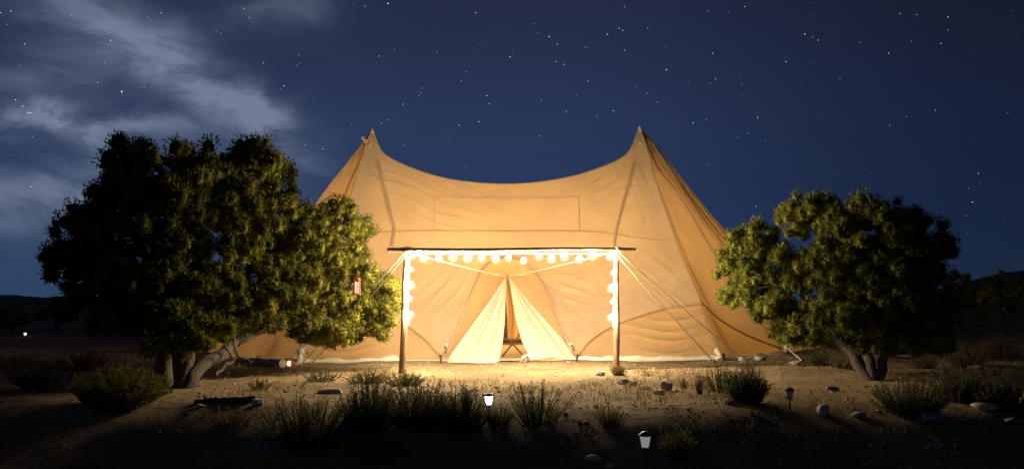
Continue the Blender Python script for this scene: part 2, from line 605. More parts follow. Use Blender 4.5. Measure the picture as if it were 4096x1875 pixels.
def wrinkle(x, y):
    """folds of the canvas in metres, from where the cloth is pulled"""
    g = lambda cx, cy, rx, ry: np.exp(-((x - cx) / rx) ** 2 - ((y - cy) / ry) ** 2)
    j = 16 * wob(x / 90, y / 90, 1.2) + 5 * wob(x / 31, y / 31, 1.0, 2)
    def fold(q, lam, seed):
        """narrow irregular ridges, each fading along its length"""
        ph = q / lam + 1.6 * wob(q / 70 + seed, x * 0 + seed, 1.3)
        return np.clip(np.sin(ph), 0, 1) ** 2.2 * (.45 + .55 * wob(x / 80 + seed, y / 55, 1.1, 3))
    w = .030 * wob(x / 260, y / 260, 1.0) + .004 * wob(x / 90, y / 110, 1.0, 3)
    w = w + 0.210 * fold((y - 640) - .46 * (x - 1560) + j, 6.5, 1) * g(1740, 715, 240, 60)
    w = w + 0.210 * fold((y - 640) + .48 * (x - 2480) + j, 6.5, 2) * g(2340, 730, 240, 60)
    w = w + 0.122 * fold((y - 850) - .38 * (x - 1780) + j, 7.0, 3) * g(1830, 860, 110, 50)
    w = w + 0.071 * fold((y - 880) + .30 * (x - 2250) + j, 8.0, 4) * g(2220, 880, 110, 40)
    w = w + 0.108 * fold(.75 * (x - 1800) + .66 * (y - 1190) + .6 * j, 8.0, 5) * g(1800, 1190, 85, 95)
    w = w + 0.078 * fold((y - 1180) - .42 * (x - 2250) + .6 * j, 8.0, 6) * g(2270, 1170, 90, 80)
    w = w + 0.133 * fold((y - 1100) - .80 * (x - 2700) + .6 * j, 9.0, 7) * g(2690, 1120, 80, 170)
    w = w + 0.133 * fold((x - 2600) * .95 + (y - 650) * -.34 + .5 * j, 8.0, 8) * g(2590, 700, 60, 170)
    w = w + 0.054 * fold((x - 1450) + .3 * j, 10.0, 9) * g(1700, 1330, 70, 90)
    # the cloth breaks at the horizontal seam over the door
    w = w + .05 * (1 / (1 + np.exp(-(y - 926) / 7.0))) * np.exp(-np.clip(y - 926, 0, None) / 260)
    return w


def push(P, w):
    """move canvas points outward (to the front) by w metres"""
    Q = P.copy()
    Q[..., 1] -= w * .9; Q[..., 2] += w * .25
    return Q


# lower edge of the front roof canvas (pixel y as a function of pixel x)
edge_pts = [(1172, 1224), (1250, 1222), (1350, 1230), (1450, 1245), (1570, 1277), (1640, 1310), (1700, 1355), (1752, 1402), (1764, 1425), (1768, 1500),
            (1783, 1500), (1787, 1425), (1800, 1385), (1830, 1310), (1870, 1210), (1920, 1095), (1950, 1058), (1985, 1036), (2030, 1028), (2070, 1036),
            (2105, 1055), (2140, 1088), (2190, 1165), (2230, 1250), (2262, 1335), (2286, 1400), (2293, 1425), (2297, 1500),
            (2305, 1500), (2309, 1425), (2320, 1400), (2355, 1365), (2410, 1325), (2480, 1290), (2600, 1250), (2700, 1230), (2812, 1219), (2900, 1219)]
ex, ey = np.array(edge_pts, float).T


def edge_y(x): return np.interp(x, ex, ey)


U, V = np.meshgrid(uu, vv)
S = coons(U, V)
pp = proj(S.reshape(-1, 3)).reshape(*S.shape[:2], 2)
below = pp[..., 1] - edge_y(pp[..., 0])      # >0 means lower than the edge
ve = np.zeros(NU)
for j in range(NU):
    idx = np.where(below[:, j] > 0)[0]
    if len(idx):
        i = idx.max()
        if i < len(vv) - 1:
            a, b = below[i, j], below[i + 1, j]
            ve[j] = vv[i] + (vv[i + 1] - vv[i]) * a / (a - b)
xu = np.array([pp[int(round(ve[j] * 400)), j, 0] for j in range(NU)])

# fitted depth of the front face, used for everything sewn on it
selm = (pp[..., 0] > 1250) & (pp[..., 0] < 2820) & (pp[..., 1] > 640)
A_ = lambda x, y: np.stack([np.ones_like(x), x, y, x * y, x * x, y * y, y**3, x * x * y, x * y * y], -1)
nx_ = (pp[..., 0][selm] - 2048) / 500; ny_ = (pp[..., 1][selm] - 1100) / 300
coef = np.linalg.lstsq(A_(nx_, ny_), S[..., 1][selm], rcond=None)[0]


def front(px, py, off=0.0):
    """point on the tent front at a pixel, moved 'off' metres outward along the view"""
    Y = float(A_(np.array((px - 2048) / 500), np.array((py - 1100) / 300)) @ coef)
    P = at(px, py, Y)
    d = P - EYE
    return P - d / np.linalg.norm(d) * off


def gridpts(f, nv, nu):
    return np.array([[f(i / (nv - 1), j / (nu - 1)) for j in range(nu)] for i in range(nv)])


tent = thing('canvas_tent', 'large cream canvas tent with two pointed peaks and open front door', 'tent', (0, 27, 0))
V2 = ve[None, :] + (1 - ve[None, :]) * (np.linspace(0, 1, NV)[:, None] ** 1.0)
U2 = np.broadcast_to(uu[None, :], V2.shape)
S2 = coons(U2, V2)
p2 = proj(S2.reshape(-1, 3)).reshape(*S2.shape[:2], 2)
fade = np.clip(np.minimum((1 - V2) * 14, np.minimum(U2, 1 - U2) * 18), 0, 1)
front_roof = put('front_roof', grid(push(S2, wrinkle(p2[..., 0], p2[..., 1]) * fade)), M['canvas'], tent, True)


def front_wall(u0, u1, right):
    n = 90
    u = np.linspace(u0, u1, n)
    top = np.interp(u, uu, ve) + .012
    nv = 40
    Vg = top[None] * np.linspace(0, 1, nv)[:, None]
    Ug = np.broadcast_to(u[None], Vg.shape)
    P = coons(Ug, Vg)
    q = proj(P.reshape(-1, 3)).reshape(nv, n, 2); x, y = q[..., 0], q[..., 1]
    w = -.05 + .012 * wob(x / 70, y / 50, 1)
    m_ = np.exp(-((x - (2690 if right else 1360)) / 130) ** 2)
    qq = (y - 1285) - 26 * np.sin(np.clip((x - 2540) / 280 if right else (1480 - x) / 260, 0, 1) * np.pi) + 4 * wob(x / 60, y / 60, 1)
    w = w + .130 * (np.clip(np.sin(qq / 7.0 + 1.4 * wob(qq / 40, x / 150, 1.2)), 0, 1) ** 1.8) * (.6 + .5 * wob(x / 70, y / 30, 1.0)) * m_ * np.clip((1440 - y) / 40, 0, 1)
    if right: w = w + .05 * np.exp(-(((x - 2810 - (y - 1300) * .4) / 18) ** 2)) * np.sin((y - 1230) / 14) * .5
    put('front_wall', grid(push(P, w)), M['canvas_wall'], tent, True)


ju = np.where(ve <= 0)[0]
uL = uu[ju[ju < NU // 2].min()]; uR = uu[ju[ju > NU // 2].max()]
front_wall(0.0, uL, False)
front_wall(uR, 1.0, True)


def side_panel(Ha, Hb, sag, name='side_roof', va=0.0, fold=.02, seed=0, mat='canvas'):
    """canvas between two hips; va>0: the panel stops above a scalloped edge and a wall hangs below"""
    nu, nv = 46, 110
    u = np.linspace(0, 1, nu)
    vlow = va * (1 - u) ** 1.25 + (.012 if va else 0)
    def surf(Vg, Ug, inset):
        A = sample(Ha, Vg); B = sample(Hb, Vg)
        P = A * (1 - Ug[..., None]) + B * Ug[..., None]
        n = np.cross(Hb[0] - Ha[0], np.array([0, 0, 1.0])); n /= np.linalg.norm(n)
        ctr = np.array([0, 27, 0.0])
        if n @ (Ha[0] - ctr) < 0: n = -n
        s = sag * 4 * Ug * (1 - Ug) * np.sin(np.pi * np.clip(Vg, .02, .98)) ** .7
        s = s + fold * np.sin(Ug * 15 + 3 * wob(Ug * 3 + seed, Vg * 4, 1.5)) * 4 * Ug * (1 - Ug) * (Vg > .02) + inset
        return P - n * s[..., None]
    V_ = vlow[None] + (1 - vlow[None]) * np.linspace(0, 1, nv)[:, None]
    U_ = np.broadcast_to(u[None], V_.shape)
    o = put(name, grid(surf(V_, U_, 0)), M[mat], tent, True)
    if va:
        V_ = (vlow + .02)[None] * np.linspace(0, 1, 30)[:, None]
        put('side_wall', grid(surf(V_, U_[:30], .06)), M['canvas_wall'], tent, True)
    return o


def v_of(H, y):
    q = proj(H)[:, 1]
    return float(np.interp(-y, -q, np.linspace(0, 1, len(H))))


side_panel(H1R, H2R, .22, va=v_of(H1R, 1219), seed=1)
side_panel(H2R, H3R, .30, seed=2, fold=.035)
side_panel(H3R, H4R, .16, seed=3)
side_panel(H4R, BR, .15, seed=4)
side_panel(H2L, H1L, .18, seed=5, va=0)
side_panel(H3L, H2L, .2, seed=6)
side_panel(H4L, H3L, .2, seed=7)
side_panel(BL, H4L, .2, seed=8)
# back face under the ridge
Vb, Ub = np.meshgrid(np.linspace(0, 1, 40), np.linspace(0, 1, 80), indexing='ij')
Lb, Rb = sample(BL, Vb), sample(BR, Vb)
Tb = np.stack([np.interp(Ub, uu, Tc[:, k]) for k in range(3)], -1)
Bb = BL[0] * (1 - Ub[..., None]) + BR[0] * Ub[..., None]
ub, vb = Ub[..., None], Vb[..., None]
Sb = (1 - ub) * Lb + ub * Rb + (1 - vb) * Bb + vb * Tb - ((1 - ub) * (1 - vb) * BL[0] + ub * (1 - vb) * BR[0] + (1 - ub) * vb * PL + ub * vb * PR)
put('back_roof', grid(Sb), M['canvas'], tent, True)

# seams: rope-stiffened hips, ridge and sewn bands
for H in (H1R, H2R, H3R, H1L, H2L):
    put('hip_seam', tube(H[::2], .014, 6), M['canvas_seam'], tent, True)
put('ridge_seam', tube(RIDGE[::4] + np.array([0, 0, .005]), .02, 6), M['canvas_seam'], tent, True)


def band(pts, w_px, off, mat, name, n=40):
    s = bez(np.array(pts, float), n)
    d = np.gradient(s, axis=0); d /= np.linalg.norm(d, axis=1)[:, None]
    nn = np.stack([-d[:, 1], d[:, 0]], 1) * w_px / 2
    P = []
    for k in (-1, -.5, .5, 1):
        row = []
        for a, b in zip(s, nn):
            q = a + b * k
            wz = float(wrinkle(np.array(q[0]), np.array(q[1])))
            row.append(front(q[0], q[1], off * (1 if abs(k) < .9 else .5) + .03 + wz * .9))
        P.append(row)
    return put(name, grid(np.array(P)), M[mat], tent, True)


band([(1512, 640), (1540, 760), (1565, 870), (1577, 912), (1566, 985)], 15, .03, 'canvas_seam', 'sewn_band')
band([(2536, 650), (2505, 770), (2478, 870), (2463, 935), (2457, 985)], 13, .03, 'canvas_seam', 'sewn_band')
band([(1500, 935), (1572, 926), (1740, 922), (2030, 924), (2320, 924), (2455, 936), (2560, 953), (2680, 962)], 5, .02, 'canvas_seam', 'sewn_band')
band([(1737, 788), (1880, 790), (2030, 792), (2180, 790), (2316, 786)], 4, .016, 'canvas_seam', 'sewn_band')
band([(1737, 790), (1737, 918)], 4, .016, 'canvas_seam', 'sewn_band', 12)
band([(2316, 790), (2318, 920)], 4, .016, 'canvas_seam', 'sewn_band', 12)
for pts in ([(1785, 1420), (1800, 1385), (1830, 1310), (1870, 1210), (1920, 1095), (1950, 1060), (1990, 1038), (2030, 1030), (2070, 1038), (2105, 1058), (2140, 1092), (2190, 1168), (2230, 1253), (2262, 1338), (2292, 1420)],):
    band(pts, 11, .035, 'canvas', 'arch_trim', 90)
band([(1764, 1420), (1700, 1353), (1640, 1308), (1570, 1275), (1450, 1243), (1350, 1228), (1262, 1220)], 6, .03, 'canvas_seam', 'eave_trim', 60)
band([(2308, 1420), (2355, 1363), (2410, 1323), (2480, 1288), (2600, 1248), (2700, 1228), (2806, 1217)], 6, .03, 'canvas_seam', 'eave_trim', 60)

# peak caps with tie rings
for P, sx in ((PL, -1), (PR, 1)):
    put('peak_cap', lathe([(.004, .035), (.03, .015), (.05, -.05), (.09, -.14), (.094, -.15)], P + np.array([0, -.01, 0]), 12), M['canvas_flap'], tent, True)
for px, py in ((1480, 582), (1462, 566), (1452, 553)):
    c0 = at(px, py, 25.2)
    a = np.linspace(0, 2 * math.pi, 13)
    put('tie_ring', tube(c0 + .030 * np.stack([np.cos(a), .5 * np.cos(a), 1.3 * np.sin(a)], 1), .016, 6, False), M['canvas_flap'], tent, True)
c0 = at(2560, 572, 26.2); a = np.linspace(0, 2 * math.pi, 13)
put('tie_ring', tube(c0 + .03 * np.stack([np.cos(a), 0 * a, .6 * np.sin(a)], 1), .014, 6, False), M['canvas_flap'], tent, True)

# recessed cloth inside the arch, split by the doorway
DL = np.array([(2027, 1085), (2022, 1112), (2016, 1250), (2000, 1380), (1988, 1447)], float)
DR = np.array([(2027, 1085), (2036, 1112), (2060, 1250), (2096, 1380), (2126, 1442)], float)


def on(poly, y): return float(np.interp(y, poly[:, 1], poly[:, 0]))


archL = np.array([(2027, 1020), (1975, 1036), (1915, 1088), (1862, 1210), (1822, 1310), (1790, 1385), (1778, 1447)], float)
archR = np.array([(2027, 1020), (2085, 1036), (2150, 1088), (2200, 1165), (2240, 1250), (2272, 1335), (2302, 1447)], float)


def inner(side):
    def f(s, t):
        y = 1022 + (1446 - 1022) * s
        xa = on(archL if side < 0 else archR, y)
        xb = on(DL if side < 0 else DR, max(y, 1085))
        x = xa + (xb - xa) * t
        return front(x, y, -.16 - .05 * math.sin(t * 3.1) + .012 * math.sin(x / 9.0 + y / 40) * s)
    put('door_lining', grid(gridpts(f, 60, 40)), M['canvas_wall'], tent, True)


inner(-1); inner(1)

# two door flaps gathered at the apex
FLO = np.array([(2021, 1110), (1960, 1200), (1880, 1310), (1822, 1392), (1793, 1436)], float)
FLI = np.array([(2024, 1110), (2022, 1200), (2018, 1300), (2009, 1380), (1994, 1444)], float)
FRO = np.array([(2040, 1110), (2092, 1180), (2165, 1262), (2245, 1352), (2302, 1432)], float)
FRI = np.array([(2036, 1110), (2050, 1200), (2064, 1280), (2086, 1360), (2124, 1438)], float)


def flap(O, I, seed):
    def f(s, t):
        y = 1110 + (I[-1][1] - 1110) * s
        yo = 1110 + (O[-1][1] - 1110) * s
        a = (on(O, yo), yo); b = (on(I, y), y)
        x = a[0] + (b[0] - a[0]) * t; yy = a[1] + (b[1] - a[1]) * t
        fold = .050 * math.sin(t * 15 + seed + 1.2 * math.sin(t * 7 + seed)) * (.25 + .75 * s)
        fold += .016 * math.sin(t * 37 + seed * 2 + s * 2) * s
        lift = 8 * math.exp(-((t - .55) / .2) ** 2) * s ** 6 * (1 if seed > 2 else .3)
        return front(x, yy - lift, .03 + .42 * s * (.35 + .65 * t) + fold)
    put('door_flap', grid(gridpts(f, 60, 70)), M['canvas_flap'], tent, True)


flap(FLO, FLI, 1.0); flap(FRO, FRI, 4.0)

# pale sod cloth lying along the foot of the walls
def hem(p0, p1, seed, h=.10, n=110):
    r = np.random.RandomState(seed)
    a, b = gnd(*p0), gnd(*p1)
    d = (b - a); L = np.linalg.norm(d); d /= L
    nrm = np.array([d[1], -d[0], 0]);
    if nrm[1] > 0: nrm = -nrm
    rows = []
    t = np.linspace(0, 1, n)
    wv_ = .03 * wob(t * L * 3, t * 0 + seed, 2.0); hv = h * np.clip(1 + .5 * wob(t * L * 2.2 + seed, t * 0, 2.3) + .25 * wob(t * L * 9 + seed, t * 0, 2.0, 2), .6, 2)
    for k, (o, z) in enumerate(((.0, 1.0), (.03, .85), (.06, .5), (.10, .18), (.17, .06))):
        P = a + d * (t * L)[:, None] + nrm * (o + wv_ * (.4 + k * .3))[:, None]
        P[:, 2] = .012 + hv * z + height(P[:, 0], P[:, 1])
        rows.append(P)
    put('hem', grid(np.array(rows)), M['hem'], tent, True)


hem((1172, 1452), (1755, 1442), 1); hem((1796, 1446), (1992, 1450), 2, .07)
hem((2118, 1444), (2298, 1442), 3, .10); hem((2312, 1442), (2886, 1440), 4)
hem((2905, 1440), (3146, 1414), 5, .05)
hem((1165, 1452), (905, 1434), 6, .05)

# left corner: bunched white cloth over the corner, as the photo shows
def bunch(p0, p1, r0, r1, seed):
    a, b = p0, p1
    t = np.linspace(0, 1, 14)[:, None]
    P = a * (1 - t) + b * t
    P[:, 0] += .03 * np.sin(t[:, 0] * 9 + seed); P[:, 2] += .03 * np.sin(t[:, 0] * 6)
    R = (r0 + (r1 - r0) * t[:, 0]) * (1 + .3 * np.sin(t[:, 0] * 17 + seed))
    put('corner_tie', tube(P, R, 9), M['hem'], tent, True)


bunch(at(1225, 1375, 21.5), gnd(1180, 1456), .05, .08, 1)
bunch(at(1232, 1408, 21.45), at(1178, 1440, 21.4), .04, .05, 2)
bunch(at(2868, 1395, 22.6), gnd(2880, 1446), .05, .08, 3)
bunch(at(1790, 1378, 21.7), gnd(1766, 1436), .035, .03, 4)
bunch(at(2284, 1375, 22.0), gnd(2303, 1428), .035, .03, 5)
bunch(at(2118, 1420, 21.75), gnd(2076, 1447), .05, .04, 7)
bunch(at(3142, 1385, 25.0), gnd(3152, 1414), .05, .06, 6)

# stakes holding the corners
def stake(px, py, tilt, label, h=.22):
    g0 = gnd(px, py); g0[2] = zat(g0[0], g0[1])
    t = thing('tent_stake', label, 'stake', g0)
    put('shaft', tube([g0 + [0, 0, -.05], g0 + [tilt, -.05, h]], [.022, .026], 8), M['dark_wood'], t)
    put('head', tube([g0 + [tilt, -.05, h], g0 + [tilt * 1.3, -.055, h + .04]], [.045, .04], 8), M['dark_wood'], t)


stake(1764, 1452, .0, 'dark stake at the left foot of the tent door', .16)
stake(2306, 1448, .02, 'dark stake at the right foot of the tent door', .14)
stake(2902, 1442, -.05, 'dark stake at the tent corner beside the tall upright shrub', .12)
stake(1166, 1456, .03, 'dark stake at the tent corner beside the pale log', .10)

# ------------------------------------------------------------------ inside the tent
rug = thing('ground_sheet', 'brown ground sheet inside the tent doorway', 'ground sheet', (0, 25, 0))
rugP = gridpts(lambda s, t: np.array([-4.4 + 8.6 * t, 22.35 + .11 * (t - .5) * 8 + 7.5 * s, .035 + .006 * math.sin(t * 60) * math.sin(s * 40)]), 12, 20)
put('cloth', grid(rugP), M['floor_cloth'], rug, True)
put('border', tube([rugP[0, 0], rugP[0, 10], rugP[0, -1]], .012, 6), M['hem'], rug, True)

for P, word in ((PL, 'left'), (PR, 'right')):
    o = put('tent_pole', tube([[P[0], P[1], -.02], [P[0], P[1], P[2] - .1]], .05, 10), M['wood'], loc=(P[0], P[1], 0))
    tag(o, 'wooden pole inside the tent under its %s peak' % word, 'tent pole')

cur = thing('inner_curtain', 'yellow curtain hanging inside the tent doorway', 'curtain', (.1, 25.2, 0))
def cf(s, t):
    x = 2018 + (2030 - 2018) * min(1, s * 1.6) + (40 + 62 * s - 50 * max(0, s - .55)) * t
    y = 1120 + 235 * s
    return at(x, y, 25.0 + .09 * math.sin(t * 13 + s * 2))
put('cloth', grid(gridpts(cf, 24, 30)), M['canvas_wall'], cur, True)
put('tie', tube([at(2034, 1118, 24.98), at(2080, 1120, 24.98)], .02, 6), M['rope'], cur, True)

# folding chair seen from the side: crossed legs, one pair running up into the back
def chair(px, Y):
    c = at(px, 1400, Y); c[2] = .045
    t = thing('folding_chair', 'brown wooden folding chair standing inside the tent doorway', 'chair', c)
    for dy in (-.21, .21):
        put('back_leg', tube([c + [-.28, dy, .0], c + [.10, dy, .46], c + [.34, dy, .84]], .020, 6), M['chair_wood'], t)
        put('front_leg', tube([c + [.28, dy * .9, .0], c + [-.12, dy * .9, .44]], .020, 6), M['chair_wood'], t)
        put('seat_rail', tube([c + [-.24, dy * .95, .43], c + [.16, dy * .95, .41]], .016, 6), M['chair_wood'], t)
    for k in range(6):
        put('slat', box(c + [-.21 + k * .065, 0, .452 - k * .003], (.024, .21, .008)), M['chair_wood'], t)
    for k in range(3):
        put('slat', box(c + [.225 + k * .035, 0, .66 + k * .06], (.010, .21, .024)), M['chair_wood'], t)
    for dx_, z in ((-.27, .02), (.27, .02)):
        put('stretcher', tube([c + [dx_, -.21, z], c + [dx_, .21, z]], .014, 6), M['chair_wood'], t)


chair(2052, 23.7)

for P, word, sx in ((PL, 'left', .35), (PR, 'right', -.35)):
    lc = np.array([P[0] * .62, P[1] + 2.2, 1.9])
    lan = thing('hanging_lantern', 'warm lit lantern hanging inside the tent near its %s pole' % word, 'lantern', lc)
    put('glass', lathe([(.02, -.14), (.11, -.12), (.15, 0), (.11, .12), (.03, .14)], lc, 14), M['lantern_light'], lan, True)
    put('cap', lathe([(.005, .24), (.05, .19), (.13, .15), (.135, .145)], lc, 14), M['black_metal'], lan, True)
    put('cord', tube([lc + [0, 0, .2], [P[0] * .62, P[1] + .3, 4.6]], .008, 5), M['rope'], lan)

# ------------------------------------------------------------------ pole frame with string lights
PB = [gnd(1607, 1492), gnd(2464, 1474)]
YL, YR = PB[0][1], PB[1][1]
pY = lambda px: YL + (px - 1620) / (2465 - 1620.0) * (YR - YL)
frame = thing('pole_frame', 'wooden goalpost frame of two posts and a crossbar before the tent', 'frame', (PB[0] + PB[1]) / 2)
ptop = [at(1627, 984, YL), at(2467, 981, YR)]
for b, t_, k in ((PB[0], ptop[0], 0), (PB[1], ptop[1], 1)):
    path = bez([b + [0, 0, -.1], b * .66 + t_ * .34 + [.012, 0, 0], b * .33 + t_ * .67 - [.01, 0, 0], t_], 16)
    rr = np.linspace(.072, .054, 16); rr[-1] *= .35; rr[-2] *= .4; rr[-3] = rr[-3] * .9
    put('post', tube(path, rr, 12), M['wood'], frame, True)
bar0, bar1 = at(1549, 1000, pY(1549) - .10), at(2541, 997, pY(2541) - .10)
path = bez([bar0, bar0 * .66 + bar1 * .34 + [0, 0, -.012], bar0 * .33 + bar1 * .67 + [0, 0, .008], bar1], 24)
put('crossbar', tube(path, np.linspace(.05, .036, 24), 12), M['bar_wood'], frame, True)
for k, px in ((0, 1627), (1, 2467)):
    c0 = at(px, 998, pY(px) - .05)
    a = np.linspace(0, 6 * math.pi, 40)
    put('lashing', tube(c0 + np.stack([.085 * np.cos(a), .095 * np.sin(a), np.linspace(-.05, .05, 40)], 1), .012, 5), M['rope'], frame, True)

tops = [(1652, 1017), (1695, 1027), (1755, 1028), (1813, 1022), (1871, 1025), (1927, 1027), (1983, 1030), (2034, 1027), (2094, 1040), (2155, 1022),
        (2207, 1030), (2257, 1022), (2318, 1032), (2368, 1017), (2438, 1025)]
lefts = [(1643, 1076), (1641, 1135), (1639, 1192), (1638, 1255)]
rights = [(2452, 1090), (2449, 1148), (2449, 1204), (2448, 1266)]
string = thing('string_lights', 'string of lit warm globe bulbs strung along the pole frame', 'string lights', (PB[0] + PB[1]) / 2 + [0, 0, 2.4])
cab = [at(1637, 1300, YL - .11)]
cab += [at(x - 8, y - 6, YL - .11) for x, y in lefts[::-1]]
cab += [at(1640, 1010, YL - .12)]
for (x, y), (x2, y2) in zip(tops[:-1], tops[1:]):
    cab.append(at(x, 1011, pY(x) - .13)); cab.append(at((x + x2) / 2, 1013.5, pY((x + x2) / 2) - .13))
cab += [at(2440, 1011, pY(2440) - .13), at(2455, 1012, YR - .13)]
cab += [at(x + 6, y - 6, YR - .11) for x, y in rights]
cab += [at(2452, 1310, YR - .11)]
put('cable', tube(bez(cab, 220), .011, 6), M['white_plastic'], string, True)


def bulb(c, down, k=1.0):
    """down: unit direction from socket to bulb tip"""
    R = .050
    pr = [(R * math.sin(a), -R * math.cos(a)) for a in np.linspace(.02, math.pi - .35, 9)]
    pr[-1] = (.024, pr[-1][1])
    g = lathe(pr, (0, 0, 0), 12)
    s = lathe([(.022, .045), (.026, .05), (.026, .10), (.012, .115), (.002, .116)], (0, 0, 0), 10)
    GR_ = .094
    gl = lathe([(GR_ * math.sin(a), -GR_ * math.cos(a) - .035) for a in np.linspace(.02, math.pi - .3, 12)], (0, 0, 0), 16)
    d = np.asarray(down, float); d /= np.linalg.norm(d)
    z = -d; x = np.cross(z, [0, 1, 0]); x /= np.linalg.norm(x); y = np.cross(z, x)
    Rm = np.stack([x, y, z], 1)
    for q in (g, s, gl): q.v = [v @ Rm.T * k + c for v in q.v]
    b = put('bulb', g, M['bulb'], string, True)
    put('socket', s, M['black_metal'], b, True)
    put('globe', gl, M['globe'], b, True)


r_ = np.random.RandomState(5)
for x, y in tops: bulb(at(x, y, pY(x) - .13), (r_.uniform(-.18, .18), r_.uniform(-.15, .15), -1), r_.uniform(.78, 1.12))
for (x, y), k in zip(lefts, (.62, 1, .62, .9)): bulb(at(x, y, YL - .12), (.5, -.2, -.6), k)
for (x, y), k in zip(rights, (.5, 1, .5, .95)): bulb(at(x, y, YR - .12), (-.5, -.2, -.6), k)

# guy ropes
def rope(name, a, b, label, sag=.04, tens=None, r=.014):
    t = thing(name, label, 'rope', b)
    s = np.linspace(0, 1, 24)[:, None]
    P = a * (1 - s) + b * s; P[:, 2] -= (sag * 4 * s * (1 - s))[:, 0]
    put('line', tube(P, r, 6), M['rope'], t, True)
    if tens is not None:
        i = int(tens * 22)
        put('tensioner', tube([P[i], P[i + 1]], [.03, .03], 8), M['hem'], t)
    if b[2] < .3:
        put('peg', tube([b + [0, 0, .06], b + [0, 0, -.12]], [.014, .01], 6), M['black_metal'], t)


apex = front(2030, 1106, .06)
rope('guy_rope', ptop[0] - [0, 0, .12], front(2022, 1106, .06), 'pale rope from the left post top to the tent door apex', .02, .92)
rope('guy_rope', ptop[1] - [0, 0, .12], front(2040, 1106, .06), 'pale rope from the right post top to the tent door apex', .02, .93)
rope('guy_rope', at(2474, 1006, YR - .17), gnd(2985, 1447), 'upper of two pale guy ropes slanting from the right post to the ground', .03)
rope('guy_rope', at(2474, 1026, YR - .17), gnd(2862, 1452), 'lower of two pale guy ropes slanting from the right post to the ground', .03)
rope('guy_rope', at(1622, 1006, YL - .17), gnd(1205, 1454), 'upper of two pale guy ropes slanting from the left post to the ground', .03)
rope('guy_rope', at(1620, 1026, YL - .17), gnd(1240, 1460), 'lower of two pale guy ropes slanting from the left post to the ground', .03, None, .010)
rope('guy_rope', at(3142, 1385, 25.2), gnd(3208, 1442), 'short pale guy rope pegged at the right end of the tent', .0, .75, .02)

# ------------------------------------------------------------------ vegetation
def blades(C, D, L, Wd, shade, curl=.0, r=rs):
    """one folded leaf (2 triangles) per row: base C, direction D, length L, width Wd"""
    n = len(C)
    D = D / (np.linalg.norm(D, axis=1)[:, None] + 1e-9)
    s = np.cross(D, r.normal(size=(n, 3))); s /= np.linalg.norm(s, axis=1)[:, None] + 1e-9
    mid = C + D * (L * .55)[:, None]
    tip = C + D * L[:, None] + np.array([0, 0, 1.0]) * (curl * L)[:, None] if np.ndim(curl) or curl else C + D * L[:, None]
    V = np.stack([C, mid + s * Wd[:, None] * .5, tip, mid - s * Wd[:, None] * .5], 1).reshape(-1, 3)
    i = np.arange(n) * 4
    F = np.concatenate([np.stack([i, i + 1, i + 2], 1), np.stack([i, i + 2, i + 3], 1)])
    return Geo().add(V, F, np.repeat(shade, 4))


_t = (1 + 5 ** .5) / 2
PUFF_V = np.array([[-1, _t, 0], [1, _t, 0], [-1, -_t, 0], [1, -_t, 0], [0, -1, _t], [0, 1, _t], [0, -1, -_t], [0, 1, -_t], [_t, 0, -1], [_t, 0, 1], [-_t, 0, -1], [-_t, 0, 1]]) / 1.902
PUFF_F = np.array([[0, 11, 5], [0, 5, 1], [0, 1, 7], [0, 7, 10], [0, 10, 11], [1, 5, 9], [5, 11, 4], [11, 10, 2], [10, 7, 6], [7, 1, 8],
                   [3, 9, 4], [3, 4, 2], [3, 2, 6], [3, 6, 8], [3, 8, 9], [4, 9, 5], [2, 4, 11], [6, 2, 10], [8, 6, 7], [9, 8, 1]])


def puff(c, rad, n, r, up=.25, wd=.26, shade=.5, core=.62):
    D = r.normal(size=(n, 3)); D /= np.linalg.norm(D, axis=1)[:, None]
    D[:, 2] += up
    C = c + D * (r.uniform(.35, .85, n) * rad)[:, None]
    L = rad * r.uniform(.20, .42, n)
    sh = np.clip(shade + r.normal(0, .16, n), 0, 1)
    g = blades(C, D + r.normal(0, .45, (n, 3)), L, L * wd, sh, r=r)
    if core:
        V = PUFF_V * rad * core * r.uniform(.8, 1.15, (len(PUFF_V), 1)) + c
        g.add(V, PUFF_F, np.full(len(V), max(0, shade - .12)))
    return g


def limb(pts, r0, r1, r, n=14, sides=8, wig=.04):
    P = bez(pts, n)
    P[1:-1] += r.normal(0, wig, (n - 2, 3)) * np.linspace(.4, 1, n - 2)[:, None]
    R = np.linspace(r0, r1, n) * (1 + r.uniform(-.12, .12, n))
    return P, tube(P, R, sides)


